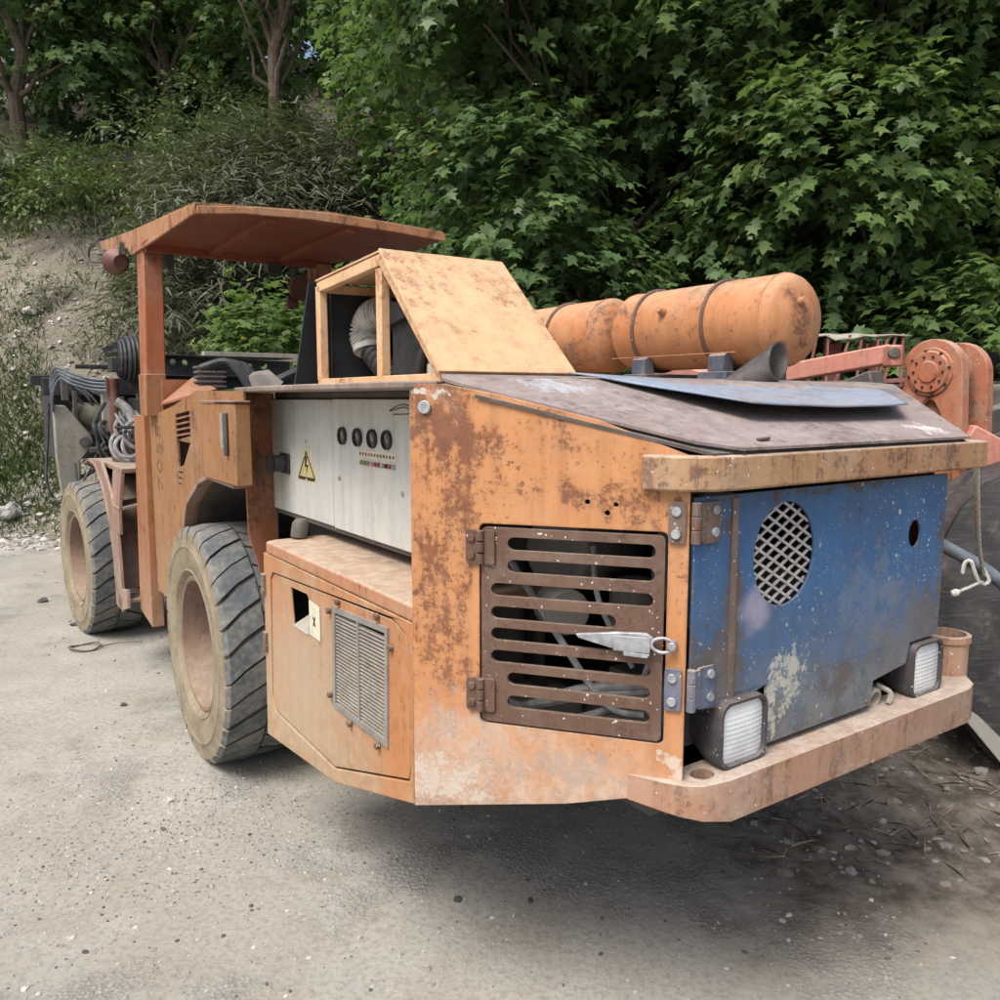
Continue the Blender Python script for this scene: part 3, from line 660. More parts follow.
# ------------------------------------------------------------------ THE MACHINE (local axes: x to its far side, y towards its front end, z up)
TH = R(34.1); VO = (-.2217, 2.0185, 0)
V = thing('mining_vehicle', 'rusty orange articulated mining vehicle with canopy, twin tanks and blue rear door', 'mining vehicle', VO, TH)
SIDE = ((0, 0, 0), (0, 1, 0), (0, 0, 1), (-1, 0, 0))
CH = ((0, 0, 0), (.619, -.785, 0), (0, 0, 1), (-.785, -.619, 0))
YR = -.532
REAR = ((0, YR, 0), (1, 0, 0), (0, 0, 1), (0, -1, 0))
def sideat(x): return ((x, 0, 0), (0, 1, 0), (0, 0, 1), (-1, 0, 0))
def rearat(y): return ((0, y, 0), (1, 0, 0), (0, 0, 1), (0, -1, 0))
def P(mb, name, mat, parent=None, bevel=.003, smooth=35): return mb.build(name, mat, parent or V, bevel, smooth)

# corner panel with the grille opening
gx0, gx1, gz0, gz1 = .186, .626, .904, 1.391
holes = [rrect(gx0 - .006, gx1 + .006, gz0 - .006, gz1 + .008, .014)]
for (s, z, r) in ((.445, 1.461, .006), (.512, 1.457, .0055), (.492, 1.437, .0065)): holes.append(ellipse(s, z, r, r, 10))
mb = MB().plate(CH, [(0, .648), (.40, .715), (.58, .76), (.678, .79), (.678, 1.572), (.47, 1.65), (.233, 1.707), (.09, 1.734), (0, 1.734)], .012, holes)
P(mb, 'corner_panel', M['corner'], bevel=.002)
mb = MB().plate(CH, [(.02, .66), (.66, .80), (.66, .86), (.02, .80)], .02, z=-.012); P(mb, 'corner_stiffener', M['dark2'])
b = MB(); b.disc(Vector((0, 0, 1.678)) + Vector(CH[1]) * .041, CH[3], .017, .008, 12); P(b, 'bolt', M['steel'])
# right-hand corner panel (mostly hidden)
CR = ((2.06, 0, 0), (-.55, -.532, 0), (0, 0, 1), (.695, -.719, 0))
P(MB().prism([(1.48, -.50, .80), (1.48, -.50, 1.56), (2.08, .04, 1.70), (2.08, .04, .66)], (.008, -.008, 0)), 'corner_panel', M['corner'])
P(MB().box(2.09, 2.105, .02, 1.65, .66, 1.73), 'side_panel', M['orange'])

# slotted grille door
mb = MB(); hs = []
rows = [(.15, .952, .078), (.15, .95, .19), (.055, .945, .312), (.055, .752, .43), (.055, .752, .54), (.055, .94, .655), (.15, .94, .765), (.15, .94, .885)]
W_, H_ = gx1 - gx0, gz1 - gz0
for a, b_, c in rows: hs.append(slot(gx0 + a * W_, gx0 + b_ * W_, gz1 - c * H_ - .0158, gz1 - c * H_ + .0158))
mb.plate(CH, rrect(gx0, gx1, gz0, gz1, .014), .012, hs, .002)
GD = P(mb, 'grille_door', M['rusty'], bevel=.002)
def chp(s, z, out=0.0): return Vector(CH[1]) * s + Vector((0, 0, z)) + Vector(CH[3]) * out
mb = MB(); L0 = .44
mb.plate(CH, [(.425, 1.15), (.43, 1.142), (.505, 1.125), (.59, 1.118), (.607, 1.135), (.605, 1.155), (.59, 1.165), (.52, 1.162)], .012, (), .018)
mb.plate(CH, [(.515, 1.122), (.60, 1.122), (.60, 1.158), (.515, 1.158)], .004, (), .028)
mb.plate(CH, [(.54, 1.114), (.595, 1.112), (.6, 1.12), (.54, 1.122)], .02, (), .034)
mb.tube([chp(.628 + .026 * cos(a), 1.142 + .017 * sin(a), .022) for a in [2 * pi * i / 16 for i in range(16)]], .0045, 6, True)
mb.disc(chp(.648, 1.142, .0), CH[3], .011, .03, 12)
P(mb, 'latch', M['steel'], GD, .0015)
def hinge_on(fr, s0, s1, z0, z1, knuckle, mat, spots, boltmat, parent=None):
    o, ua, va, n = (Vector(q) for q in fr)
    mb = MB().plate(fr, rrect(s0, knuckle - .008, z0, z1, .008, 3), .007, (), .010)
    mb.plate(fr, rrect(knuckle + .008, s1, z0, z1, .008, 3), .007, (), .010)
    for k in range(3):
        a = z0 + (z1 - z0) * k / 3 + .002; c = z0 + (z1 - z0) * (k + 1) / 3 - .002
        mb.tube([o + ua * knuckle + va * a + n * .012, o + ua * knuckle + va * c + n * .012], .0095, 10)
    h = P(mb, 'hinge', mat, parent, .0015)
    bolts('bolt', boltmat, h, [(o + ua * s + va * z + n * .010, n, .0095, .006, 10) for (s, z) in spots])
for z0 in (1.30, .93):
    hinge_on(CH, .148, .222, z0 + .0, z0 + .085, .186, M['rusty'], [(.163, z0 + .022), (.163, z0 + .064)], M['rusty'])
# wrap-round hinges of the blue door
def corner_hinge(z0, z1, mat):
    mb = MB().plate(CH, rrect(.632, .671, z0, z1, .008, 3), .007, (), .009)
    mb.plate(REAR, rrect(.452, .512, z0 - .003, z1 - .003, .008, 3), .007, (), .010)
    kx, ky = .427, -.545
    for k in range(3):
        a = z0 + (z1 - z0) * k / 3 + .001; c = z0 + (z1 - z0) * (k + 1) / 3 - .001
        mb.tube([(kx, ky, a), (kx, ky, c)], .011, 10)
    mb.box(.435, .456, -.547, -.541, z0 + .005, z1 - .005)
    h = P(mb, 'hinge', mat, None, .0015)
    for z in (z0 + .022, z1 - .022): bolts('bolt', M['steel'], h, [(chp(.649, z, .009), CH[3], .011, .006, 12), ((.492, YR - .010, z), (0, -1, 0), .011, .006, 12)])
corner_hinge(1.375, 1.470, M['hinge']); corner_hinge(.985, 1.085, M['hinge_blue'])

# blue rear door
out = [(.437, .99), (.437, 1.478), (1.517, 1.478), (1.520, 1.2), (1.515, .99), (1.365, .985), (1.35, .925), (1.185, .905), (1.172, .835), (.712, .832), (.712, .99), (.62, .968), (.54, .966), (.47, .978)]
mb = MB().plate(REAR, out, .008, [ellipse(.763, 1.316, .119, .131, 36), ellipse(1.354, 1.312, .032, .04, 20)], 0)
BD = P(mb, 'rear_door', M['blue'], bevel=.0015)
mb = MB(); cx, cz = .763, 1.316
for k in range(-9, 10):
    for sg in (1, -1):
        pts = [(-.13 + .26 * i / 80, sg * .571 * (-.13 + .26 * i / 80) + k * .0325) for i in range(81)]
        pts = [(x, z) for x, z in pts if (x / .121) ** 2 + (z / .133) ** 2 < 1]
        if len(pts) > 2: mb.bar((cx + pts[0][0], YR + .012, cz + pts[0][1]), (cx + pts[-1][0], YR + .012 + (.0015 if sg > 0 else -.0015), cz + pts[-1][1]), .0065, .004, (0, 1, 0))
mb.build('mesh_guard', M['mesh'], BD)
mb = MB().plate(REAR, [(.565, .97), (.585, .97), (.580, 1.47), (.560, 1.47)], .003, (), .0035); mb.build('weld_seam', M['hinge'], BD)
bolts('bolt', M['hinge'], BD, [((1.155, YR, .85), (0, -1, 0), .006, .004, 10)])

# visor band wrapping the corner
outer = [(.336, -.46), (.37, -.520), (.41, -.556), (.455, -.578), (.52, -.587), (1.622, -.590), (1.640, -.57), (1.640, -.50)]
inner = [(1.56, -.50), (1.5, -.53), (.47, -.53), (.40, -.50), (.362, -.448)]
mb = MB().prism([(x, y, 1.494) for x, y in outer + inner], (0, 0, .080)); P(mb, 'rear_visor', M['visor'], bevel=.006)
# bumper with its corner tab and socket
mb = MB()
bo = [(.340, -.434), (.378, -.512), (.400, -.548), (.440, -.580), (.52, -.594), (1.60, -.597), (1.66, -.58), (1.84, -.42), (1.84, -.3), (1.5, -.40), (.45, -.40)]
from_b = [(x, y, .690) for x, y in bo]
tri_holes = [ellipse(.487, -.532, .032, .026, 20)]
mb.plate(((0, 0, .815), (1, 0, 0), (0, 1, 0), (0, 0, 1)), bo, .108, tri_holes)
mb.v = [(x, y, z + (.045 * min(1, max(0, (.54 - x) / .2)) if z < .75 else 0)) for x, y, z in mb.v]
P(mb, 'bumper', M['bumper'], bevel=.006)
P(MB().box(.45, 1.5, -.40, -.1, .66, .70), 'bumper_bracket', M['dark2'])
mb = MB().lathe([(.066, 0), (.066, .125), (.072, .13), (.072, .15), (.058, .152), (.056, .05), (.056, 0)], (1.715, -.46, .79), (0, 0, 1), 28)
P(mb, 'post_socket', M['bumper'], bevel=0)

# head lamps
def headlight(x, z, w, h, y):
    mb = MB(); yy = [(y + .13, .62), (y + .07, .92), (y + .02, 1.0), (y, .97)]
    rings = [[(x + px * k, q, z + pz * k) for px, pz in rrect(-w / 2, w / 2, -h / 2, h / 2, .032, 5)] for q, k in yy]
    n = len(rings[0]); vs = [p for r in rings for p in r]; fs = [(i * n + k, i * n + (k + 1) % n, (i + 1) * n + (k + 1) % n, (i + 1) * n + k) for i in range(3) for k in range(n)]
    fs.append(tuple(range(n))); mb.add(vs, fs)
    inner = [(x + px * .89, y, z + pz * .89) for px, pz in rrect(-w / 2, w / 2, -h / 2, h / 2, .034, 5)]
    deep = [(x + px * .87, y + .014, z + pz * .87) for px, pz in rrect(-w / 2, w / 2, -h / 2, h / 2, .034, 5)]
    k0 = len(mb.v); mb.add(rings[3] + inner + deep, [(k, (k + 1) % n, n + (k + 1) % n, n + k) for k in range(n)] + [(n + k, n + (k + 1) % n, 2 * n + (k + 1) % n, 2 * n + k) for k in range(n)])
    hd = P(mb, 'headlight', M['lamp_housing'], bevel=0, smooth=50)
    g = MB(); prof = []
    for q, k in ((0, .87), (.004, .6), (.006, .3)):
        prof.append([(x + px * k, y + .011 - q, z + pz * k) for px, pz in rrect(-w / 2, w / 2, -h / 2, h / 2, .034, 5)])
    vs = [p for r in prof for p in r]; fs = [(i * n + k, i * n + (k + 1) % n, (i + 1) * n + (k + 1) % n, (i + 1) * n + k) for i in range(2) for k in range(n)] + [tuple(range(2 * n, 3 * n))]
    g.add(vs, fs).build('lens', M['lens'], hd, 0, 60)
    br = MB().box(x - .02, x + .02, y + .05, y + .12, z - h / 2 - .03, z - h / 2 + .01); br.build('bracket', M['dark2'], hd)
    return hd
headlight(.608, .898, .172, .170, -.555)
headlight(1.452, .893, .168, .170, -.545)
# pale cable coupling beside the far lamp
mb = MB(); mb.lathe([(0, .0), (.03, .0), (.034, .03), (.026, .05), (.034, .055), (.034, .085), (.024, .088), (.02, .06), (0, .06)], (1.225, -.43, .845), (0, -1, -.1), 18)
mb.tube(smooth_path([(1.255, -.50, .87), (1.28, -.53, .85), (1.27, -.53, .82)]), .008, 6)
P(mb, 'cable_coupling', M['mudguard'], bevel=0)

# rear interior seen through the openings
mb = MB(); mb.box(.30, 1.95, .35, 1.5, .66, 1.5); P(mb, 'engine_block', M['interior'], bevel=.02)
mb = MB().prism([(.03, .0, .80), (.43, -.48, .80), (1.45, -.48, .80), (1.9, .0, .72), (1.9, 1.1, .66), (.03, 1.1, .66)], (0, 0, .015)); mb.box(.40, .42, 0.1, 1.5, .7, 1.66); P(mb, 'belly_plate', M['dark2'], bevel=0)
e = MB()
e.lathe([(0, 0), (.10, 0), (.11, .02), (.11, .34), (.10, .36), (0, .36)], (.42, -.05, 1.28), (.8, .3, 0), 24)
e.lathe([(0, 0), (.07, 0), (.07, .2), (.05, .22), (0, .22)], (.62, -.15, .98), (0, 0, 1), 20)
e.box(.30, .52, -.05, .15, .74, .86); e.box(.62, .98, -.3, -.05, .70, .92)
e.lathe([(0, 0), (.06, 0), (.06, .1), (0, .1)], (.36, -.12, 1.16), (-.3, -1, 0), 18)
e.lathe([(0, 0), (.19, 0), (.2, .02), (.2, .06), (0, .06)], (.80, -.22, 1.25), (0, -1, 0), 28)
e.box(1.05, 1.4, -.35, -.05, .72, 1.2)
P(e, 'engine_parts', M['vent'], bevel=.004)
e = MB()
for pts, r in (([(.18, .0, .95), (.3, -.2, .88), (.42, -.36, .97), (.5, -.36, 1.1)], .011), ([(.25, -.05, 1.3), (.3, -.22, 1.1), (.36, -.33, .95), (.42, -.4, .93)], .009),
               ([(.38, -.25, 1.33), (.36, -.3, 1.2), (.4, -.38, 1.05)], .007), ([(.2, 0, .85), (.32, -.25, .95), (.45, -.42, 1.0)], .013), ([(.28, -.16, .92), (.34, -.28, .98), (.44, -.44, 1.02)], .012)):
    e.tube(smooth_path(pts), r, 8)
P(e, 'engine_hoses', M['hose_grey'], bevel=0)
e = MB(); e.box(.26, .40, -.22, -.08, .76, .83); P(e, 'starter_box', M['lamp_red'])

# hood
HS = .236
def hz(y): return min(1.577 + .30 * (y + .585), 1.7375 + .07 * (y + .05))       # bent along y = -.05
hf = [(.062, -.05), (.07, -.082), (.15, -.185), (.30, -.375), (.43, -.535), (.526, -.586), (1.52, -.586), (1.60, -.50), (2.02, -.05)]
hr = [(.062, -.05), (2.02, -.05), (2.12, .06), (2.12, .165), (.188, .165)]
mb = MB().prism([(x, y, hz(y) + .006) for x, y in hf], (0, 0, .007)); mb.prism([(x, y, hz(y) + .006) for x, y in hr], (0, 0, .007)); P(mb, 'hood', M['hood'], bevel=0)
mb = MB().prism([(x, y, hz(y) - .010) for x, y in [(.10, -.14), (.418, -.53), (.45, -.572), (1.52, -.574), (1.5, -.35), (.3, -.2)]], (0, 0, .008)); P(mb, 'hood_ledge', M['dark2'], bevel=0)  # ledge coloured dark to read as the shaded gap under the hood
mb = MB().tube([(x + .012, y + .006, hz(y) + .0) for x, y in hf[1:6]], .008, 6); P(mb, 'hood_seal', M['rubber_sheet'], bevel=0)
mb = MB().bar((.62, -.55, hz(-.55) + .017), (.66, -.55, hz(-.55) + .019), .012, .008); P(mb, 'hood_catch', M['dark2'])
# deck behind the hood
mb = MB().prism([(-.022, -.005, 1.722), (.01, -.012, 1.722), (.05, -.05, 1.722), (.13, .05, 1.722), (.186, .168, 1.722), (2.12, .168, 1.722), (2.12, 1.66, 1.722), (.06, 1.66, 1.722), (.0, 1.2, 1.722), (-.025, .7, 1.722)], (0, 0, .02))
P(mb, 'deck', M['deck'], bevel=.005)

# control cabinet behind white doors
mb = MB().box(.215, .40, .05, 1.61, 1.245, 1.70); P(mb, 'control_cabinet', M['dark2'])  # body coloured dark so the gap between the doors reads as shaded
mb = MB().plate(sideat(.2), rrect(.970, 1.622, 1.238, 1.694, .006, 2), .015); CD1 = P(mb, 'cabinet_door', M['white'])
mb = MB().plate(sideat(.196), rrect(.03, .958, 1.236, 1.696, .006, 2), .015); CD2 = P(mb, 'cabinet_door', M['white'])
mb = MB().box(.205, .24, .03, 1.62, 1.218, 1.235); mb.box(.21, .23, .05, 1.6, 1.70, 1.722); P(mb, 'cabinet_rail', M['dark2'])
for y in (.86, .735, .622, .517):
    g = MB().lathe([(0, -.004), (.0255, -.004), (.027, .010), (.029, .012), (.031, .010), (.031, 0)], (.196, y, 1.570), (-1, 0, 0), 24)
    ga = g.build('gauge', M['black_plastic'], CD2)
    MB().lathe([(0, .002), (.0255, .002)], (.196, y, 1.570), (-1, 0, 0), 24).build('dial', M['gauge_face'], CD2)
    MB().bar((.192, y - .003, 1.562), (.192, y + .012, 1.583), .003, .002, (1, 0, 0)).build('needle', M['cream'], CD2)
mb = MB().plate(sideat(.196), [(.46, 1.505), (.74, 1.505), (.74, 1.53), (.46, 1.53)], .003, (), .0015); mb.build('label_strip', M['cream'], CD2)
mb = MB()
for k in range(12): mb.plate(sideat(.196), [(.472 + k * .022, 1.512), (.484 + k * .022, 1.512), (.484 + k * .022, 1.522), (.472 + k * .022, 1.522)], .0005, (), .0024)
mb.build('label_marks', M['brown_ink'], CD2)
for k in range(10):
    m_ = [M['red_lamp'], M['black_plastic'], M['steel'], M['green_lamp']][[3, 3, 3, 2, 0, 0, 2, 1, 0, 2][9 - k]]
    MB().disc((.196, .475 + k * .026, 1.488), (-1, 0, 0), .0075, .008, 12).build('indicator', m_, CD2)
sq = smooth_path([(.1945, .33, 1.672), (.1945, .42, 1.680), (.1945, .50, 1.660), (.1945, .40, 1.672), (.1945, .36, 1.655), (.1945, .48, 1.650)], 8)
MB().tube(sq, .0018, 4).build('scribble', M['brown_ink'], CD2)
bolts('lock', M['steel'], CD2, [((.196, y, z), (-1, 0, 0), .008, .005, 10) for y, z in ((.42, 1.41), (.90, 1.42))])
mb = MB().box(.190, .2, 1.405, 1.505, 1.395, 1.478); mb.lathe([(0, .045), (.03, .045), (.034, .03), (.034, 0), (0, 0)], (.19, 1.455, 1.437), (-1, 0, 0), 18); mb.box(.12, .15, 1.448, 1.462, 1.40, 1.474)
mb.build('rotary_switch', M['black_plastic'], CD1, .003)
# warning triangle: yellow field, black border, bolt and a black text band
tri = [(1.135, 1.392), (1.315, 1.392), (1.225, 1.50)]
SG = MB().plate(sideat(.2), [(1.122, 1.382), (1.328, 1.382), (1.328, 1.395), (1.235, 1.512), (1.215, 1.512), (1.122, 1.395)], .002, (), .001).build('warning_sign', M['yellow'], CD1)
mb = MB(); c3 = (1.225, 1.428)
inn = [(c3[0] + (a - c3[0]) * .84, c3[1] + (z - c3[1]) * .84) for a, z in tri]
mb.plate(sideat(.2), tri, .0006, [inn], .0018)
mb.plate(sideat(.2), [(1.235, 1.478), (1.215, 1.478), (1.228, 1.446), (1.205, 1.446), (1.232, 1.405), (1.222, 1.436), (1.243, 1.436)], .0006, (), .0018)
mb.plate(sideat(.2), [(1.15, 1.386), (1.22, 1.386), (1.22, 1.398), (1.15, 1.398)], .0006, (), .0022); mb.plate(sideat(.2), [(1.24, 1.386), (1.31, 1.386), (1.31, 1.398), (1.24, 1.398)], .0006, (), .0022)
mb.build('sign_print', M['black_ink'], CD1)
mb = MB().disc((.2, 1.225, 1.535), (-1, 0, 0), .006, .005, 10); mb.build('lock', M['steel'], CD1)

# bulkhead between cabinet and wheel, shelf and lower side block
mb = MB().prism([(.075, 1.615, 1.72), (.215, 1.615, 1.72), (.215, 1.615, 1.02), (.215, 1.615, .75), (.185, 1.615, .75), (.085, 1.615, 1.13)], (0, .012, 0)); P(mb, 'bulkhead', M['orange_red'])
mb = MB().prism([(0, .0, 1.135), (0, 1.135, 1.135), (.04, 1.155, 1.135), (.42, 1.155, 1.135), (.42, 0, 1.135)], (0, 0, .045)); SH = P(mb, 'shelf', M['shelf'], bevel=.008)
MB().lathe([(0, 0), (.03, 0), (.032, .02), (.032, .05), (.02, .07), (0, .07)], (.12, 1.12, 1.185), (.2, 0, 1), 14).build('valve', M['dark2'], SH)
blk = [(1.165, 1.13), (1.155, 1.148), (1.13, 1.135), (0.004, 1.134), (.004, .650), (.53, .497), (1.19, .425)]
mb = MB().plate(SIDE, [(1.165, 1.134), (.004, 1.134), (.004, .650), (.53, .495), (1.19, .425)], .014, [[(1.07, 1.075), (1.095, 1.05), (1.125, .60), (1.09, .545), (.535, .540), (.03, .70), (.02, .735), (.02, 1.06), (.045, 1.10), (.10, 1.118), (.13, 1.122)]], 0)
P(mb, 'side_frame', M['door'])
mb = MB().prism([(.014, 1.165, 1.13), (.014, 1.19, .43), (.45, 1.19, .50), (.45, 1.165, 1.13)], (0, -.012, 0)); mb.box(.45, .46, .05, 1.16, .55, 1.13)
mb.prism([(.02, 1.18, .44), (.02, .53, .51), (.02, .02, .66), (.45, .02, .66), (.45, .53, .51), (.45, 1.18, .44)], (0, 0, .01))
P(mb, 'side_box_inner', M['dark2'], bevel=0)
# door leaf with notch and louvred vent
dl = [(1.063, 1.07), (1.088, 1.046), (1.118, .602), (1.086, .551), (.538, .546), (.036, .705), (.027, .737), (.027, 1.055), (.05, 1.093), (.102, 1.111), (.132, 1.115)]
vent = [(.516, .752), (.516, 1.062), (.142, 1.085), (.150, .755)]
vent = [(.520, .755), (.508, 1.062), (.146, 1.082), (.158, .757)]
notch = [(.895, 1.055), (.875, .925), (.735, .925), (.722, 1.045), (.74, 1.06)]
mb = MB().plate(SIDE, dl, .008, [vent, notch], -.003); SD = P(mb, 'side_door', M['door'], bevel=.002)
mb = MB(); y0, y1 = .158, .515
fo = [(.528, .748), (.516, 1.070), (.138, 1.090), (.150, .749)]
mb.plate(SIDE, fo, .012, [[(.508, .765), (.498, 1.053), (.156, 1.072), (.168, .768)]], .003)
for k in range(26):
    z = .770 + .0113 * k
    a0_, a1_ = z - .002, z - .007 - .00025 * k
    mb.add([(.0, .166, a0_), (.0, .506, a1_), (.012, .506, a1_ + .0052), (.012, .166, a0_ + .0052)], [(0, 1, 2, 3)])
    mb.add([(.0, .166, a0_ - .001), (.0, .506, a1_ - .001), (.012, .506, a1_ + .0042), (.012, .166, a0_ + .0042)], [(0, 1, 2, 3)])
mb.box(-.002, .012, .330, .340, .76, 1.07)
mb.build('vent_grille', M['vent'], SD)
bolts('bolt', M['rusty'], SD, [((-.001, y, z), (-1, 0, 0), .010, .01, 10) for y, z in ((.47, 1.092), (.20, 1.108), (.12, 1.04), (.545, .78), (.40, .735), (.21, .735), (.54, 1.05))])
mb = MB().plate(SIDE, [(.725, .935), (.80, .935), (.80, 1.045), (.725, 1.045)], .002, (), .0); 
mb = MB().plate(SIDE, [(.715, .932), (.625, .930), (.625, 1.040), (.715, 1.048)], .002, (), .0005); ST_ = mb.build('sticker', M['cream'], SD)
mb = MB()
for a, b_ in (((.678, 1.0), (.662, .97)), ((.662, 1.0), (.678, .97))): mb.bar((-.002, *a), (-.002, *b_), .004, .001, (1, 0, 0))
mb.build('sticker_mark', M['black_ink'], SD)
# folded tan bit and handle in the notch
mb = MB().add([(.0, .875, .925), (.0, .735, .925), (.06, .72, .985), (.07, .82, .985)], [(0, 1, 2, 3)]); mb.add([(.002, .875, .923), (.002, .735, .923), (.062, .72, .983), (.072, .82, .983)], [(0, 1, 2, 3)])
mb.build('notch_lip', M['mudguard'], SD)
mb = MB().lathe([(0, 0), (.035, 0), (.035, .08), (0, .08)], (.07, .80, 1.0), (0, 0, 1), 14); mb.tube(smooth_path([(.03, .74, 1.03), (.025, .735, .99), (.03, .76, .965)]), .005, 6); mb.build('lock', M['steel'], SD)
for z in (.98, .76):
    mb = MB().box(-.012, .02, 1.145, 1.175, z, z + .075); P(mb, 'door_pin', M['hinge'])

# machine mid section
ml = [(3.22, .58), (3.22, 1.62), (2.98, 1.62), (2.62, 1.66), (2.15, 1.735), (1.435, 1.725), (1.435, 1.345), (1.83, 1.352), (1.98, 1.318), (2.22, 1.2), (2.34, 1.02), (2.42, .86), (2.62, .62)]
louv = []
for k in range(5):
    z = 1.618 - .028 * k; louv.append([(2.29, z - .012 + .016), (2.29, z + .007 + .016), (2.58, z + .004 - .004), (2.58, z - .015 - .004)])
louv.append([(2.30, 1.485), (2.33, 1.515), (2.56, 1.488), (2.56, 1.35), (2.45, 1.37)])
for k in range(3): louv.append(slot(2.49 + .015 * k, 2.575, 1.32 - .03 * k, 1.332 - .03 * k, 3))
mb = MB().plate(sideat(.03), ml, .01, louv); SP = P(mb, 'side_plate', M['orange_side'], bevel=.002)
mb = MB().prism([(.03, 1.44, 1.345), (.03, 1.83, 1.352), (.03, 1.98, 1.318), (.03, 2.22, 1.2), (.03, 2.34, 1.02), (.03, 2.42, .86), (.03, 2.44, .87), (.03, 2.365, 1.03), (.03, 2.24, 1.215), (.03, 1.99, 1.337), (.03, 1.83, 1.372), (.03, 1.44, 1.365)], (-.05, 0, 0)); P(mb, 'wheel_arch_lip', M['fender'])
mb = MB().prism([(.035, 1.635, 1.353), (.035, 1.83, 1.357), (.035, 1.98, 1.323), (.035, 2.22, 1.205), (.035, 2.34, 1.025), (.035, 2.42, .865), (.035, 2.62, .62), (.035, 2.64, .62), (.035, 2.44, .88), (.035, 2.24, 1.225), (.035, 1.99, 1.345), (.035, 1.635, 1.373)], (.55, 0, 0)); P(mb, 'wheel_arch', M['dark2'], bevel=0)
mb = MB().box(.56, .60, 1.64, 3.0, .5, 1.7); mb.box(.05, .56, 2.66, 2.68, .6, 1.62); P(mb, 'inner_wall', M['lamp_red'], bevel=0)
# raised box on the side with its latch
mb = MB().box(-.03, .03, 1.352, 1.835, 1.362, 1.678); SB = P(mb, 'side_cabinet', M['orange_side'], bevel=.004)
MB().box(-.036, .03, 1.345, 1.845, 1.682, 1.690).build('lid', M['fender'], SB, .002)
MB().box(-.045, -.031, 1.44, 1.475, 1.475, 1.645).build('handle', M['dark2'], SB, .006)
MB().plate(sideat(-.03), [(1.475, 1.52), (1.50, 1.50), (1.545, 1.50), (1.56, 1.53), (1.555, 1.64), (1.475, 1.645)], .001, (), .0015).build('worn_patch', M['mudguard'], SB)
# faded stencil running up the post plate
def text_mesh(body, size, fr, mat, parent, name):
    cu = bpy.data.curves.new('t', 'FONT'); cu.body = body; cu.size = size; cu.extrude = .0005; cu.align_x = 'CENTER'; cu.align_y = 'CENTER'; cu.space_character = 1.15
    tmp = bpy.data.objects.new('t', cu); col.objects.link(tmp)
    dg = bpy.context.evaluated_depsgraph_get(); me = bpy.data.meshes.new_from_object(tmp.evaluated_get(dg)); bpy.data.objects.remove(tmp)
    o, ua, va, n = (Vector(q) for q in fr)
    for v in me.vertices: v.co = o + ua * v.co.x + va * v.co.y + n * (v.co.z + .0012)
    me.name = name; me.materials.clear(); me.materials.append(mat)
    ob = bpy.data.objects.new(name, me); col.objects.link(ob); ob.parent = parent; return ob
text_mesh('7055', .17, ((.03, 3.0, 1.375), (0, 0, 1), (0, 1, 0), (-1, 0, 0)), M['brown_ink'], SP, 'stencil_number')

# canopy post
mb = MB(); 
mb.prism([(-.02, 3.0, 1.61), (.080, 3.0, 1.61), (.080, 3.17, 1.61), (-.02, 3.17, 1.61)], (.02, 0, .89)); P(mb, 'canopy_post', M['orange_red'], bevel=.006)
mb = MB(); mb.prism([(.0, 3.23, 1.60), (.0, 3.50, 1.60), (-.01, 3.58, .40), (-.01, 3.23, .36)], (.07, 0, 0)); mb.box(-.024, .084, 2.995, 3.175, 1.60, 1.83); P(mb, 'post_base', M['orange'], bevel=.005)
mb = MB().box(.95, 1.05, 2.95, 3.1, 1.2, 2.49); P(mb, 'canopy_post', M['orange_red'])
# canopy
und = [(-.014, 2.953), (.0, 1.93), (.02, 1.91), (1.18, 1.90), (1.225, 1.95), (1.281, 2.455), (1.03, 3.01)]
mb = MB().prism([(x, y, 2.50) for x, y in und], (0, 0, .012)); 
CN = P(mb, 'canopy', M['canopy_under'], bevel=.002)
mb = MB().prism([(.0, 1.905, 2.472), (.006, 1.905, 2.508), (.30, 1.905, 2.535), (.60, 1.905, 2.548), (.9, 1.905, 2.542), (1.213, 1.905, 2.525), (1.222, 1.905, 2.484), (.9, 1.905, 2.500), (.5, 1.905, 2.508), (.2, 1.905, 2.497)], (0, -.012, 0)); mb.build('rear_fascia', M['canopy'], CN, .003)
mb = MB().prism([(-.012, 1.90, 2.470), (-.012, 2.99, 2.485), (-.012, 3.26, 2.49), (-.012, 3.36, 2.545), (-.012, 4.17, 2.645), (-.012, 4.30, 2.72), (-.012, 3.26, 2.622), (-.012, 2.99, 2.600), (-.012, 1.90, 2.510)], (.014, 0, 0)); mb.build('side_fascia', M['canopy'], CN, .003)
mb = MB().prism([(.0, 1.91, 2.514), (.6, 1.91, 2.548), (1.21, 1.91, 2.526), (1.28, 2.455, 2.57), (1.03, 3.3, 2.64), (.0, 3.3, 2.62)], (0, 0, .01)); mb.build('roof_sheet', M['canopy'], CN)
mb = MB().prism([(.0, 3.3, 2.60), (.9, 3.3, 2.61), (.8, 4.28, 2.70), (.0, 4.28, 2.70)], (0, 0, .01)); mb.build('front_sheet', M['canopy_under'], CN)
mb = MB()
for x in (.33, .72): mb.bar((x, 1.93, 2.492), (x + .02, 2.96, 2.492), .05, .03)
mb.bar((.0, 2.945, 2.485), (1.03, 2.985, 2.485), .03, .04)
mb.build('roof_rib', M['canopy_under'], CN, .003)
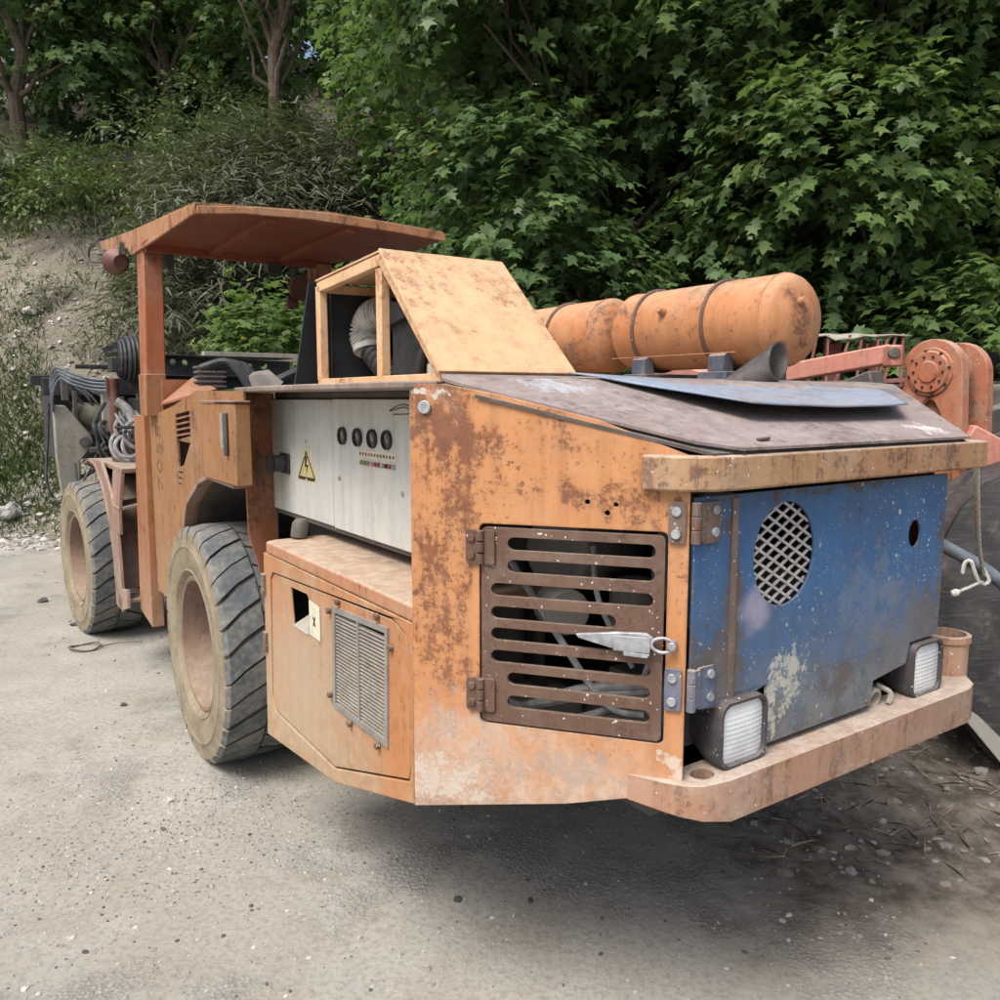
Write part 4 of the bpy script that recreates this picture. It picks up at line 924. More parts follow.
# round work lamps under the canopy with their cables
def worklamp(p, ax, r, name='work_lamp'):
    p = Vector(p); mb = MB().lathe([(0, 0), (r * .55, .0), (r * .85, r * .4), (r, r * .9), (r, r * 1.0), (r * .9, r * 1.02), (0, r * 1.02)], p, ax, 24); o = P(mb, name, M['lamp_red'], bevel=0)
    MB().bar(p + Vector((0, 0, r * .6)), p + Vector((.01, 0, r * 1.5)), .02, .03, (0, 1, 0)).build('bracket', M['dark2'], o); return o
worklamp((-.035, 3.45, 2.475), (-.2, .8, .1), .075); worklamp((.80, 2.94, 2.345), (.3, -.9, -.2), .07)
mb = MB().box(.765, .83, 2.93, 2.97, 2.22, 2.29); P(mb, 'lamp_bracket', M['lamp_red'])
P(MB().box(.10, .145, 2.95, 3.0, 2.40, 2.48), 'junction_box', M['black_plastic']); P(MB().box(.66, .74, 2.95, 3.0, 2.41, 2.475), 'junction_box', M['black_plastic'])
mb = MB().tube(smooth_path([(.11, 2.97, 2.42), (.14, 2.97, 2.35), (.19, 2.97, 2.318), (.25, 2.97, 2.36), (.305, 2.97, 2.405), (.38, 2.97, 2.375), (.5, 2.97, 2.352), (.61, 2.97, 2.375), (.69, 2.97, 2.44)]), .007, 6)
P(mb, 'lamp_cable', M['hose'], bevel=0); P(MB().tube(smooth_path([(-.10, 4.1, 2.65), (-.10, 4.1, 2.56), (-.06, 3.6, 2.5)]), .006, 5), 'lamp_cable', M['hose'], bevel=0)

# engine cover: open frame with a sloping plate
a0, a1 = .205, .655
zb = 1.744
f = MB()
def fr(x):
    f.bar((x, 1.10, zb + .012), (x, .20, zb + .012), .03, .026); f.bar((x, 1.09, 2.095), (x, .575, 2.125), .03, .036)
    f.bar((x, 1.085, zb + .02), (x, 1.085, 2.10), .03, .04, (0, 1, 0)); f.bar((x, .585, zb + .02), (x, .585, 2.10), .03, .04, (0, 1, 0))
    f.bar((x, .57, 2.125), (x, .205, zb + .02), .03, .036, (0, 1, 0))
fr(a0 + .015); fr(a1 - .015); f.bar((a0 + .03, 1.09, 2.095), (a1 - .03, 1.09, 2.095), .03, .03)
EC = P(f, 'engine_cover', M['cover'], bevel=.003)
mb = MB().prism([(a0 - .006, .572, 2.150), (a1 + .004, .572, 2.150), (a1 + .016, .182, 1.766), (a0 - .02, .182, 1.766)], (0, -.008, .008)); mb.build('cover_plate', M['cover'], EC, .002)
mb = MB().prism([(a0, 1.10, 2.118), (a1, 1.10, 2.118), (a1, .575, 2.148), (a0, .575, 2.148)], (0, 0, .006)); mb.build('top_sheet', M['cover'], EC)
mb = MB().prism([(a0 - .03, 1.26, 1.745), (a1 + .1, 1.26, 1.745), (a1, 1.13, 2.12), (a0 - .012, 1.13, 2.12)], (0, .012, 0)); P(mb, 'rubber_curtain', M['rubber_sheet'], bevel=0)
mb = MB().prism([(a0 + .06, 1.105, 1.75), (a1 - .03, 1.105, 1.75), (a1 - .03, 1.105, 2.09), (a0 + .06, 1.105, 2.09)], (0, .01, 0)); mb.prism([(a1 - .045, 1.09, 1.75), (a1 - .045, .28, 1.75), (a1 - .045, .57, 2.07), (a1 - .045, 1.09, 2.07)], (.01, 0, 0)); P(mb, 'cover_lining', M['rubber_sheet'], bevel=0)
pb = smooth_path([(.375, 1.02, 1.885), (.375, 1.055, 1.925), (.38, 1.045, 1.97), (.385, 1.0, 2.0), (.40, .93, 2.01)], 16)
mb = MB().tube(pb, [.047 + (.010 if (i // 2) % 2 else 0) for i in range(len(pb))], 20); mb.tube([pb[0] + Vector((0, -.005, -.012)), pb[0] + Vector((0, .002, .008))], .06, 20)
pb2 = smooth_path([(.39, .84, 1.76), (.385, .93, 1.82), (.376, 1.0, 1.872)], 12)
mc = MB().tube(pb2, [.040 + (.007 if (i // 2) % 2 else 0) for i in range(len(pb2))], 18); P(mc, 'lower_hose', M['black_plastic'], bevel=0, smooth=20)
P(mb, 'bellows_hose', M['bellows'], bevel=0, smooth=20)
mb = MB().prism([(.33, .88, 1.93), (.33, .60, 1.97), (.33, .60, 2.02), (.33, .80, 2.02)], (.2, 0, 0)); mb.box(.36, .6, .40, .8, 1.75, 1.96); mb.tube(smooth_path([(.3, .5, 1.75), (.3, .45, 1.85), (.36, .36, 1.88)]), .018, 8); P(mb, 'air_filter', M['black_plastic'])
mb = MB().lathe([(0, 0), (.06, 0), (.06, .05), (.05, .055), (0, .055)], (.32, .36, 1.75), (0, 0, 1), 20); P(mb, 'white_cap', M['cream'], bevel=0)

# tanks
def air_tank(x, z, y0, y1, r, straps):
    L = y1 - y0; d = .085; pr = [(0.0, 0.0)] + [(r * sin(a), d * (1 - cos(a))) for a in [pi / 2 * i / 10 for i in range(1, 11)]]
    pr += [(r, L * .33), (r, L * .66)] + [(r * cos(a), L - d + d * sin(a)) for a in [pi / 2 * i / 10 for i in range(0, 10)]] + [(0, L)]
    t = P(MB().lathe(pr, (x, y0, z), (0, 1, 0), 48), 'air_tank', M['tank'], bevel=0, smooth=50)
    for ys in straps:
        s = MB(); n = 40
        for k in range(n + 1): pass
        ring = [(x + (r + .004) * cos(a), ys, z + (r + .004) * sin(a)) for a in [2 * pi * i / n for i in range(n)]]
        s.tube(ring, .0085, 6, True); s.build('strap', M['rusty'], t)
    for yy in (y0 + d, y1 - d): MB().tube([(x + r * cos(a), yy, z + r * sin(a)) for a in [2 * pi * i / 40 for i in range(40)]], .0035, 6, True).build('weld_seam', M['tank'], t)
    ft = MB().lathe([(0, .03), (.014, .03), (.016, 0), (.016, -.01)], (x - .03, y0 + .012, z + .055), (-.1, -1, .2), 12)
    ft.build('fitting', M['tank'], t); ft = MB(); ft.lathe([(0, .035), (.012, .035), (.018, .02), (.018, -.01)], (x - r * .93, y0 + L * .6, z + r * .35), (-1, 0, .3), 12); ft.build('fitting', M['tank'], t)
    return t
air_tank(1.65, 1.985, .075, 1.0, .168, (.42, .80)); air_tank(1.65, 1.985, 1.02, 1.95, .168, (1.40, 1.75))
for y0 in (.30, .72, 1.3, 1.75):
    mb = MB().box(1.49, 1.85, y0, y0 + .14, 1.742, 1.80); mb.prism([(1.50, y0 + .02, 1.80), (1.56, y0 + .02, 1.80), (1.54, y0 + .02, 1.88), (1.50, y0 + .02, 1.86)], (0, .08, 0)); P(mb, 'tank_cradle', M['blue_dark'])
mb = MB().tube([(1.480, .25, 1.868), (1.480, .92, 1.869)], .0018, 6); P(mb, 'tank_tie_rod', M['tank'], bevel=0)
# exhaust stub: slanted cut pipe
mb = MB(); ax = Vector((.50, -.62, .60)).normalized(); o = Vector((1.325, .09, 1.735)); n = 32; a = ax.orthogonal().normalized(); b_ = ax.cross(a); lo = []; hi = []
nn = Vector((.12, -.98, .14)).normalized(); ce = o + ax * .15
for rr in (.056, .051):
    for k in range(n):
        q = o + (a * cos(2 * pi * k / n) + b_ * sin(2 * pi * k / n)) * rr
        lo.append(q - ax * .06); hi.append(q + ax * ((ce - q).dot(nn) / ax.dot(nn)))
vs = lo[:n] + hi[:n] + hi[n:] + lo[n:]
mb.add(vs, [(i * n + k, i * n + (k + 1) % n, (i + 1) * n + (k + 1) % n, (i + 1) * n + k) for i in range(3) for k in range(n)]); P(mb, 'exhaust_pipe', M['sooty'], bevel=0)
# chassis, axles
mb = MB().box(.55, 1.55, .45, 2.6, .50, .66); mb.box(.7, 1.4, 2.4, 5.6, .55, 1.0); P(mb, 'chassis', M['dark2'])
mb = MB()
for y in (2.1, 4.8): mb.tube([(.2, y, .56), (1.9, y, .56)], .11, 16); mb.lathe([(0, -.22), (.15, -.16), (.22, 0), (.15, .16), (0, .22)], (1.05, y, .56), (0, 1, 0), 20)
P(mb, 'axle', M['dark2'], bevel=0)
# wheels
def wheel_meshes(Rr=.56, hw=.178, N=30):
    carc = [(.315, -hw * .80), (.335, -hw * .93), (.348, -hw * .985), (.354, -hw * .965), (.40, -hw * 1.03), (.452, -hw * 1.03), (.456, -hw * 1.045), (.464, -hw * 1.045), (.468, -hw * 1.025), (.515, -hw * .97), (Rr - .030, -hw * .86), (Rr - .014, -hw * .5), (Rr - .012, 0)]
    prof = carc + [(r, -h) for r, h in reversed(carc[:-1])]
    m = MB(); m.lathe(prof, (0, 0, 0), (1, 0, 0), 72, 1)
    for i, q in enumerate(m.f):
        rr = min(math.hypot(m.v[k][1], m.v[k][2]) for k in q)
        m.mi[i] = 2 if rr > Rr - .0305 else 1
    da = 2 * pi / N
    for sgn in (-1, 1):
        for i in range(N):
            j = random.uniform(-.02, .02); base = da * (i + (.5 if sgn > 0 else 0)) + j * .3
            fw = .855 + random.uniform(-.06, .035)
            # stations across the tread: (x, radius, angular shift)
            stt = [(hw * 1.0, Rr - .066, -.0), (hw * .99, Rr - .028, .0), (hw * .90, Rr - .006, -.02), (hw * .5, Rr + .0, -.12), (.004, Rr + .002, -.20)]
            top = []; bot = []
            for (x, rad, sh) in stt:
                for e in (0, 1):
                    wv = random.uniform(-.006, .006); a = base + sh + da * (e * fw + wv * 6 * .3); r2 = rad - .003 * random.random()
                    top.append((sgn * x, r2 * cos(a), r2 * sin(a))); r3 = (Rr - .026) if x < hw * .95 else rad - .03
                    bot.append((sgn * x * .98, r3 * cos(a), r3 * sin(a)))
            nst = len(stt); k0 = 2 * nst
            for q in range(nst - 1):
                m.add([top[2 * q], top[2 * q + 1], top[2 * q + 3], top[2 * q + 2]], [(0, 1, 2, 3)], 1 if q == 0 else 0)
                m.add([top[2 * q], top[2 * q + 2], bot[2 * q + 2], bot[2 * q]], [(0, 1, 2, 3)], 1 if q < 2 else 2); m.add([top[2 * q + 1], bot[2 * q + 1], bot[2 * q + 3], top[2 * q + 3]], [(0, 1, 2, 3)], 1 if q < 2 else 2)
            m.add([top[0], bot[0], bot[1], top[1]], [(0, 1, 2, 3)], 1); m.add([top[-2], top[-1], bot[-1], bot[-2]], [(0, 1, 2, 3)], 2)
    rp = [(.318, -hw * .80), (.322, -hw * .86), (.312, -hw * .885), (.298, -hw * .86), (.292, -hw * .70), (.275, -hw * .2), (.255, hw * .15), (.20, hw * .25), (.13, hw * .2), (.11, hw * .05), (.10, -.02), (0, -.03)]
    r = MB().lathe(rp, (0, 0, 0), (1, 0, 0), 48)
    for k in range(8): r.disc((hw * .2, .165 * cos(2 * pi * k / 8), .165 * sin(2 * pi * k / 8)), (-1, 0, 0), .014, .03, 8)
    return m, r
tm, rm = wheel_meshes()
wheel0 = None
def put_wheel(name, loc, rz, spin, label):
    global wheel0
    e = bpy.data.objects.new(name, None); col.objects.link(e); e.parent = V; e.location = loc; e.rotation_euler = (0, 0, rz)
    if label: e['label'] = label
    if wheel0 is None:
        t = tm.build('tyre', [M['tread'], M['sidewall'], M['groove']], e, smooth=28); r = rm.build('rim', M['rim'], e); wheel0 = (t, r)
    else:
        t, r = (q.copy() for q in wheel0); col.objects.link(t); col.objects.link(r); t.parent = e; r.parent = e
    t.rotation_euler = (spin, 0, 0); r.rotation_euler = (spin, 0, 0)
put_wheel('wheel', (-.05 + .178, 2.1, .555), 0, .1, None)
put_wheel('wheel', (-.22 + .178, 4.80, .545), R(4), .5, None)
put_wheel('wheel', (2.08, 2.1, .555), pi, .3, None)
put_wheel('wheel', (2.1, 4.80, .545), pi, .8, None)

# front end: fender, steps, pole, mudguard, hoses, drill beam
arc = [(5.0, 1.225), (4.72, 1.27), (4.45, 1.25), (4.2, 1.13), (3.98, .93), (3.86, .70), (3.83, .48)]
arc_in = [(y + .03, z - .03) for y, z in arc]
mb = MB().plate(sideat(-.10), arc + [(3.87, .48)] + [(y + .035, z - .02) for y, z in reversed(arc[:-1])], .40); P(mb, 'fender', M['fender'], bevel=.004)
mb = MB().plate(sideat(-.095), [(4.75, 1.27), (4.45, 1.25), (4.2, 1.13), (3.98, .93), (3.86, .70), (3.83, .40), (3.70, .36), (3.66, .45), (3.72, .85), (3.90, 1.10), (4.2, 1.28)], .02); P(mb, 'fender_skirt', M['fender'])
mb = MB().box(-.06, .75, 3.66, 4.6, 1.24, 1.27); mb.prism([(-.06, 3.98, 1.24), (-.06, 3.66, 1.24), (-.09, 3.66, .99), (-.09, 3.95, .99)], (.02, 0, 0)); 
mb.prism([(-.09, 3.97, 1.01), (-.09, 3.66, 1.01), (.3, 3.66, 1.06), (.3, 3.97, 1.06)], (0, 0, .02)); P(mb, 'platform', M['fender'], bevel=.004)
mb = MB().box(-.09, -.07, 3.66, 3.95, .86, .995); P(mb, 'platform_edge', M['fender'])
mb = MB().box(.26, .28, 3.5, 3.95, .42, 1.24); mb.box(-.09, .27, 3.67, 3.90, .42, .44); mb.prism([(-.095, 3.90, .37), (-.095, 3.72, .37), (-.095, 3.5, .43), (-.095, 3.5, .545), (-.095, 3.90, .48)], (.02, 0, 0)); P(mb, 'boarding_step', M['fender'])
mb = MB().tube([(.022, 4.3, 1.17), (.025, 4.3, 1.83)], .033, 12); mb.box(-.02, .01, 4.28, 4.32, 1.72, 1.83); P(mb, 'hand_post', M['lamp_red'], bevel=0)
mb = MB().plate(rearat(5.3), [(-.245, 1.645), (-.165, 1.645), (.0, 1.42), (.02, 1.36), (-.03, 1.28), (-.08, 1.22), (-.09, .95), (-.22, .95), (-.245, 1.25)], .10); MG = P(mb, 'mudguard', M['mudguard'], bevel=.01)
mb = MB().disc((-.045, 5.3, 1.365), (0, -1, 0), .04, .03, 18); mb.build('pivot_pin', M['dark2'], MG)
mb = MB().box(-.28, .62, 5.6, 5.75, 1.72, 1.86); mb.box(.3, 1.9, 5.62, 5.74, 1.78, 1.90); mb.box(-.05, .3, 5.5, 5.54, 1.93, 1.965); mb.box(-.36, -.1, 5.62, 5.7, 1.80, 1.88); mb.box(-.2, .9, 5.75, 6.6, 1.2, 1.75); P(mb, 'front_frame', M['dark'], bevel=.006)  # last box is a near-black fill standing in for the darkness behind
hs_ = [ellipse(x, z, r, r, 14) for x, z, r in ((.70, 2.003, .028), (.80, 1.998, .026), (1.245, 1.981, .03), (1.35, 1.984, .028), (1.48, 1.99, .035))]
mb = MB().plate(rearat(5.58), [(.60, 1.90), (.60, 2.055), (1.72, 2.03), (1.72, 1.885)], .02, hs_); mb.box(.6, 1.72, 5.5, 5.9, 2.052, 2.06); mb.box(.6, 1.72, 5.52, 5.9, 1.885, 1.895); P(mb, 'drill_beam', M['dark'], bevel=.002)
mb = MB().box(1.15, 2.1, 6.3, 6.4, 2.06, 2.14); mb.box(-.9, -.6, 6.3, 6.4, 1.9, 1.95); P(mb, 'drill_slide', M['mudguard'])
mb = MB()
for x, r in ((.245, .145), (.275, .165), (.305, .17), (.335, .165), (.36, .15)):
    mb.tube([(x, 5.2 + r * cos(a), 2.0 + r * sin(a)) for a in [2 * pi * i / 28 for i in range(28)]], .017, 8, True)
mb.lathe([(0, 0), (.14, 0), (.15, .012), (0, .012)], (.21, 5.2, 2.0), (1, 0, 0), 28); mb.box(.15, .22, 5.1, 5.3, 1.90, 2.0); mb.bar((.11, 5.2, 2.06), (.24, 5.2, 2.12), .03, .04); mb.bar((.12, 5.2, 2.03), (.24, 5.2, 2.04), .04, .03); P(mb, 'hose_reel', M['hose'], bevel=0)
mb = MB()
for k in range(4):
    z = 1.925 - .026 * k; mb.tube(smooth_path([(-.25, 5.3, z - .25), (-.255 + .004 * k, 5.24, z - .10), (-.225 + .01 * k, 5.2, z), (-.12, 5.15, z - .045), (.02, 5.1, z - .085), (.16, 5.0, z - .09)], 6), .0095, 6)
P(mb, 'hose_bundle', M['hose_blue'], bevel=0)
mb = MB()
mb.tube(smooth_path([(-.28, 5.25, 1.66), (-.30, 5.25, 1.4), (-.33, 5.22, 1.1), (-.30, 5.2, .95)]), .012, 6)
for i in range(22):
    x, y = random.uniform(.02, .35), random.uniform(5.0, 5.55); z = random.uniform(1.25, 1.75)
    mb.tube(smooth_path([(x, y, z), (x + random.uniform(-.15, .15), y - .05, z - random.uniform(.05, .2)), (x + random.uniform(-.2, .2), y - .1, z - random.uniform(.15, .4)), (x + random.uniform(-.2, .25), y, 1.2)]), random.uniform(.009, .018), 6)
P(mb, 'hydraulic_hose', M['hose'], bevel=0)
for x, y, z, w_, h_ in ((-.17, 5.4, 1.78, .05, .2), (-.10, 5.35, 1.60, .03, .3), (.20, 5.3, 1.62, .06, .18), (.30, 5.25, 1.80, .12, .05), (-.02, 5.2, 1.30, .1, .04), (.24, 5.1, 1.36, .04, .2)):
    P(MB().box(x, x + w_, y, y + .05, z - h_ / 2, z + h_ / 2), 'steel_bracket', M['dark2'], bevel=.004)
mb = MB()
for k in range(7): mb.tube(smooth_path([(-.16 + .05 * k, 5.5, 1.80 - .01 * k), (-.10 + .06 * k, 5.45, 1.66 + .02 * (k % 3)), (.0 + .05 * k, 5.4, 1.55 - .03 * k), (.07 + .04 * k, 5.3, 1.30)]), .011, 6)
P(mb, 'hose_bundle', M['hose'], bevel=0)
mb = MB().lathe([(0, 0), (.10, .01), (.125, .05), (.125, .26), (.1, .3), (0, .31)], (-.1, 5.5, 1.55), (1, 0, -.1), 24); P(mb, 'oil_tank', M['olive'], bevel=0)
mb = MB().box(.065, .125, 5.1, 5.16, 1.44, 1.735); P(mb, 'valve_block', M['mudguard'], bevel=.006)
mb = MB()
random.seed(5)
for k in range(9):
    cx_, cz_ = .12 + random.uniform(-.05, .08), 1.40 + random.uniform(-.06, .1); rr = random.uniform(.06, .12); tl = random.uniform(-.5, .5)
    mb.tube([(cx_ + rr * cos(a), 4.2 + rr * sin(a) * sin(tl) + .02 * k - .1, cz_ + rr * sin(a) * cos(tl)) for a in [2 * pi * i / 22 for i in range(22)]], .014, 7, True)
for k in range(6): mb.tube(smooth_path([(-.0 + .03 * k, 4.3, 1.66 - .01 * k), (.06 + .03 * k, 4.25, 1.52), (.18 + .03 * k, 4.2, 1.42)]), .012, 6)
mb.tube(smooth_path([(.02, 4.22, 1.68), (.09, 4.2, 1.62), (.14, 4.18, 1.50)]), .03, 10)
P(mb, 'hose_coil', M['hose_grey'], bevel=0)
mb = MB().box(.3, 1.8, 4.2, 5.4, 1.25, 1.7); mb.box(-.02, .25, 4.0, 4.1, 1.50, 1.52); P(mb, 'front_body', M['interior'], bevel=.02)  # near-black fill, shade of the front end put into its colour
# valve bank and hoses behind the deck
mb = MB()
for k in range(5): mb.box(.155, .30, 2.6, 2.7, 1.752 + .025 * k, 1.764 + .025 * k)
mb.box(.17, .285, 2.61, 2.69, 1.70, 1.865); P(mb, 'valve_bank', M['dark2'], bevel=.003)
mb = MB(); mb.prism([(.04, 2.95, 1.66), (.04, 2.35, 1.70), (.22, 2.5, 1.735), (.20, 2.9, 1.80)], (0, 0, .012)); mb.box(.05, .2, 2.95, 2.97, 1.4, 1.80); P(mb, 'dash_shroud', M['orange_red'], bevel=0)
mb = MB()
for k in range(4): mb.tube(smooth_path([(.03 + .02 * k, 2.05, 1.835), (.12 + .02 * k, 2.0, 1.865 - .004 * k), (.17 + .02 * k, 1.98, 1.825), (.215 + .02 * k, 1.95, 1.74)]), .016, 8)
mb.tube(smooth_path([(.25, 1.75, 1.765), (.40, 1.72, 1.83), (.6, 1.7, 1.85), (.9, 1.65, 1.83)]), .018, 8); mb.tube(smooth_path([(.3, 1.55, 1.76), (.5, 1.6, 1.80), (.8, 1.6, 1.79)]), .022, 8); P(mb, 'hydraulic_hose', M['hose'], bevel=0)
mb = MB(); mb.box(.35, .62, 1.5, 1.62, 1.745, 1.785); mb.lathe([(0, 0), (.03, 0), (.03, .14), (0, .14)], (.42, 1.55, 1.80), (1, 0, 0), 14); mb.lathe([(0, 0), (.04, 0), (.04, .05), (0, .05)], (.62, 1.5, 1.80), (1, 0, .2), 14)
mb.prism([(.12, 1.62, 1.745), (.2, 1.50, 1.745), (.17, 1.60, 1.80), (.12, 1.66, 1.79)], (.03, .03, .02)); P(mb, 'hose_fitting', M['dark2'], bevel=.004)

# loose blue sheet lying on the hood
def loose_sheet():
    c = [Vector((.52, .03, hz(.03) + .030)), Vector((.745, -.43, hz(-.43) + .068)), Vector((1.43, -.445, hz(-.445) + .066)), Vector((1.77, -.17, hz(-.17) + .03))]
    nx, ny = 26, 12; vs = []
    for j in range(ny + 1):
        for i in range(nx + 1):
            u, v = i / nx, j / ny
            q = c[1].lerp(c[2], u).lerp(c[0].lerp(c[3], u), v)
            q.z += .004 * mnoise.noise(Vector((u * 3, v * 3, 1))) - .008 * sin(pi * u) * (1 - v); q.y += -.012 * sin(pi * u) * (1 - v) + .07 * sin(pi * u) * v
            vs.append(q)
    mb = MB().add(vs, [(j * (nx + 1) + i, j * (nx + 1) + i + 1, (j + 1) * (nx + 1) + i + 1, (j + 1) * (nx + 1) + i) for j in range(ny) for i in range(nx)])
    o = mb.build('metal_sheet', M['blue_sheet'], None, 0, 40); s = o.modifiers.new('Solidify', 'SOLIDIFY'); s.thickness = .005
    o.location = VO; o.rotation_euler = (0, 0, TH)
    tag(o, 'loose faded blue metal sheet lying on the sloping brown hood', 'metal sheet')
loose_sheet()

# ------------------------------------------------------------------ things on the right
LD = thing('wheel_loader', 'old loader with orange lever linkage and dark steel bucket beside the blue door', 'loader', (2.6, 4.4, 0), 0)
def L(mb, name, mat, parent=None, bevel=.004, smooth=35):
    mb.v = [(x - 2.6, y - 4.4, z) for x, y, z in mb.v]; return mb.build(name, mat, parent or LD, bevel, smooth)
WX = ((0, 4.2, 0), (1, 0, 0), (0, 0, 1), (0, -1, 0))
# lever: two cheeks on a common pin, seen turned a little to the right
def lev_frame(off): return ((2.18 + off * .62, 4.2 + off * .35, 1.83), Vector((.50, -.866, 0)).normalized(), (0, 0, 1), Vector((-.866, -.50, 0)).normalized())
lo_ = [(-.175, -.62), (-.165, -.25), (-.135, .02)] + [(.165 * cos(a), .165 * sin(a)) for a in [pi - .35 - (pi - .35) * i / 12 for i in range(13)]] + [(.175, -.2), (.19, -.62)]
pk = lev_frame(0)
lo_a = lo_[:-1] + [(.19, -.62), (.155, -.62), (.13, -.42), (.06, -.20), (.03, -.150), (.0, -.138), (-.03, -.150), (-.06, -.20), (-.12, -.42), (-.145, -.62)]
mb = MB().plate(pk, lo_a, .06); LV = L(mb, 'lever', M['lever'], bevel=.012)
mb = MB().plate(pk, [(-.15, -.62), (-.13, -.42), (-.07, -.19), (.0, -.125), (.07, -.19), (.14, -.42), (.16, -.62)], .014, (), -.03); L(mb, 'lever_recess', M['orange'], bevel=.002)  # darker orange puts the shadow of the recess into the colour
mb = MB(); o, n = Vector(pk[0]), Vector(pk[3]); mb.lathe([(0, .03), (.05, .03), (.056, .022), (.10, .022), (.108, .012), (.118, .012), (.122, 0)], o, n, 32); PC = L(mb, 'pin_cap', M['lever'], bevel=0)
for rr, k_, m_ in ((.078, 10, 0), (.108, 8, .2)):
    for k in range(k_):
        q = o + Vector(pk[1]) * rr * cos(2 * pi * k / k_ + m_) + Vector((0, 0, rr * sin(2 * pi * k / k_ + m_))); L(MB().disc(q + n * .012, n, .0065, .012 + (.006 if rr < .1 else .0), 8), 'bolt', M['dark'], None, 0)
pk2 = (Vector(pk[0]) - n * .215 + Vector((.0, 0, -.01)), pk[1], pk[2], pk[3])
mb = MB().plate(pk2, lo_, .055); L(mb, 'lever', M['lever'], bevel=.012)
mb = MB().tube([o - n * .05, o - n * .16 - Vector((0, 0, .003))], .125, 28); L(mb, 'pin_sleeve', M['orange_red'], bevel=0)
mb = MB().plate((Vector(pk[0]) - n * .05, pk[1], pk[2], pk[3]), [(-.17, -.62), (-.14, -.44), (.0, -.34), (.12, -.36), (.17, -.42), (.18, -.62)], .165); L(mb, 'lever_web', M['lever'], bevel=.01)
# arms
mb = MB().bar((1.05, 5.15, 1.72), (2.06, 4.36, 1.93), .10, .10); mb.box(2.0, 2.06, 4.25, 4.35, 1.86, 1.97); L(mb, 'tilt_rod', M['pink'], bevel=.01)
mb = MB().disc((2.02, 4.27, 1.93), (-.3, -1, 0), .03, .03, 14); L(mb, 'rod_pin', M['dark2'])
mb = MB().bar((1.6, 5.6, 1.42), (2.15, 4.7, 1.78), .12, .16); L(MB().bar((1.9, 4.3, 1.40), (3.1, 4.9, 1.62), .10, .14), 'frame_beam', M['dark2'], None, .01); L(mb, 'cylinder', M['dark2'], bevel=.01)
for a_, b_, w_, h_, u_ in (((2.30, 4.1, 1.50), (3.1, 4.0, 1.06), .14, .16, (0, 0, 1)), ((2.05, 4.35, 1.45), (2.13, 3.80, .58), .16, .12, (0, 1, 0)), ((1.6, 5.5, 1.75), (1.2, 6.4, 1.95), .3, .16, (0, 0, 1))): L(MB().bar(a_, b_, w_, h_, u_), 'lift_arm', M['pink'], bevel=.01)
# bucket
def bucket_mat():
    t = NT('scratched_bucket_steel'); o = t.coord(); n = t.noise(o, 3, 10, .7, .6); s = t.noise(t.coord('Object', (3, 3, 22)), 3, 8, .7)
    c = t.mix(t.ramp(n, .35, .65), (.03, .03, .033), (.075, .073, .072)); c = t.mix(t.math('MULTIPLY', t.ramp(s, .5, .7), .5), c, (.15, .145, .14))
    c = t.mix(t.math('MULTIPLY', t.ramp(t.noise(o, 6, 8, .75), .55, .7), .7), c, (.2, .185, .165))
    return t.finish(c, .6, t.math('ADD', n, s), .4, .01, .1, .4)
BK = bucket_mat()
prof = [(2.62, 1.44), (2.36, 1.40), (2.17, 1.33), (2.06, 1.22), (1.985, 1.06), (1.955, .84), (1.965, .57), (2.03, .38), (2.12, .24), (2.22, .10), (2.34, -.02), (2.9, -.03), (3.4, .02), (3.3, .5), (3.1, 1.1), (2.9, 1.4)]
bkf = Vector((.25, .95, 0))
mb = MB().prism([(x, 3.62, z) for x, z in prof], bkf * .03); mb.prism([(x + .38, 5.05, z) for x, z in prof], bkf * .03)
k = len(prof)
A = [Vector((x, 3.62, z)) for x, z in prof[:11]]; 
vs = A + [q + bkf * 1.5 for q in A] + [q + Vector((.03, 0, .0)) for q in A] + [q + bkf * 1.5 + Vector((.03, 0, 0)) for q in A]
mb.add(vs, [(i, i + 1, 11 + i + 1, 11 + i) for i in range(10)] + [(22 + i, 22 + i + 1, 33 + i + 1, 33 + i) for i in range(10)])
L(mb, 'bucket', BK, bevel=.008)
mb = MB().prism([(2.10, 3.60, .30), (2.12, 3.56, .235), (2.34, 3.54, -.03), (2.44, 3.56, -.03), (2.44, 3.62, .02), (2.2, 3.62, .25)], (.02, .06, .02)); L(mb, 'cutting_edge', M['mudguard'], bevel=.008)
mb = MB().box(2.5, 4.2, 5.6, 7.4, .6, 1.5); mb.box(2.9, 3.9, 6.0, 7.2, 1.5, 1.8); L(mb, 'loader_body', M['dark2'], bevel=.05)

# dark pipe across the bucket, with a rope from the visor tied to it
hp = smooth_path([(1.48, 3.21, 1.27), (1.62, 3.27, 1.215), (1.75, 3.3, 1.135), (1.84, 3.3, 1.085), (1.95, 3.3, 1.025), (2.05, 3.3, .955), (2.25, 3.32, .80), (2.45, 3.40, .70), (2.62, 3.66, .66)])
tag(MB().tube(hp, .027, 12).build('hydraulic_pipe', M['hose_blue']), 'blue-grey hydraulic pipe running across the dark bucket with rope tied on', 'pipe')
mb = MB()
def twist(pts, r, turns):
    p = smooth_path(pts, 10); n_ = len(p)
    for ph in (0, 2 * pi / 3, 4 * pi / 3):
        mb.tube([q + Vector((cos(turns * 2 * pi * i / n_ + ph), .4 * sin(turns * 2 * pi * i / n_ + ph), sin(turns * 2 * pi * i / n_ + ph) * .5)) * r * .8 for i, q in enumerate(p)], r * .75, 5)
twist([(1.425, 2.455, 1.50), (1.60, 2.73, 1.337), (1.78, 3.01, 1.17), (1.955, 3.27, 1.02)], .0055, 26)
twist([(1.432, 2.455, 1.50), (1.606, 2.73, 1.325), (1.786, 3.01, 1.15), (1.965, 3.265, .985)], .0055, 24)
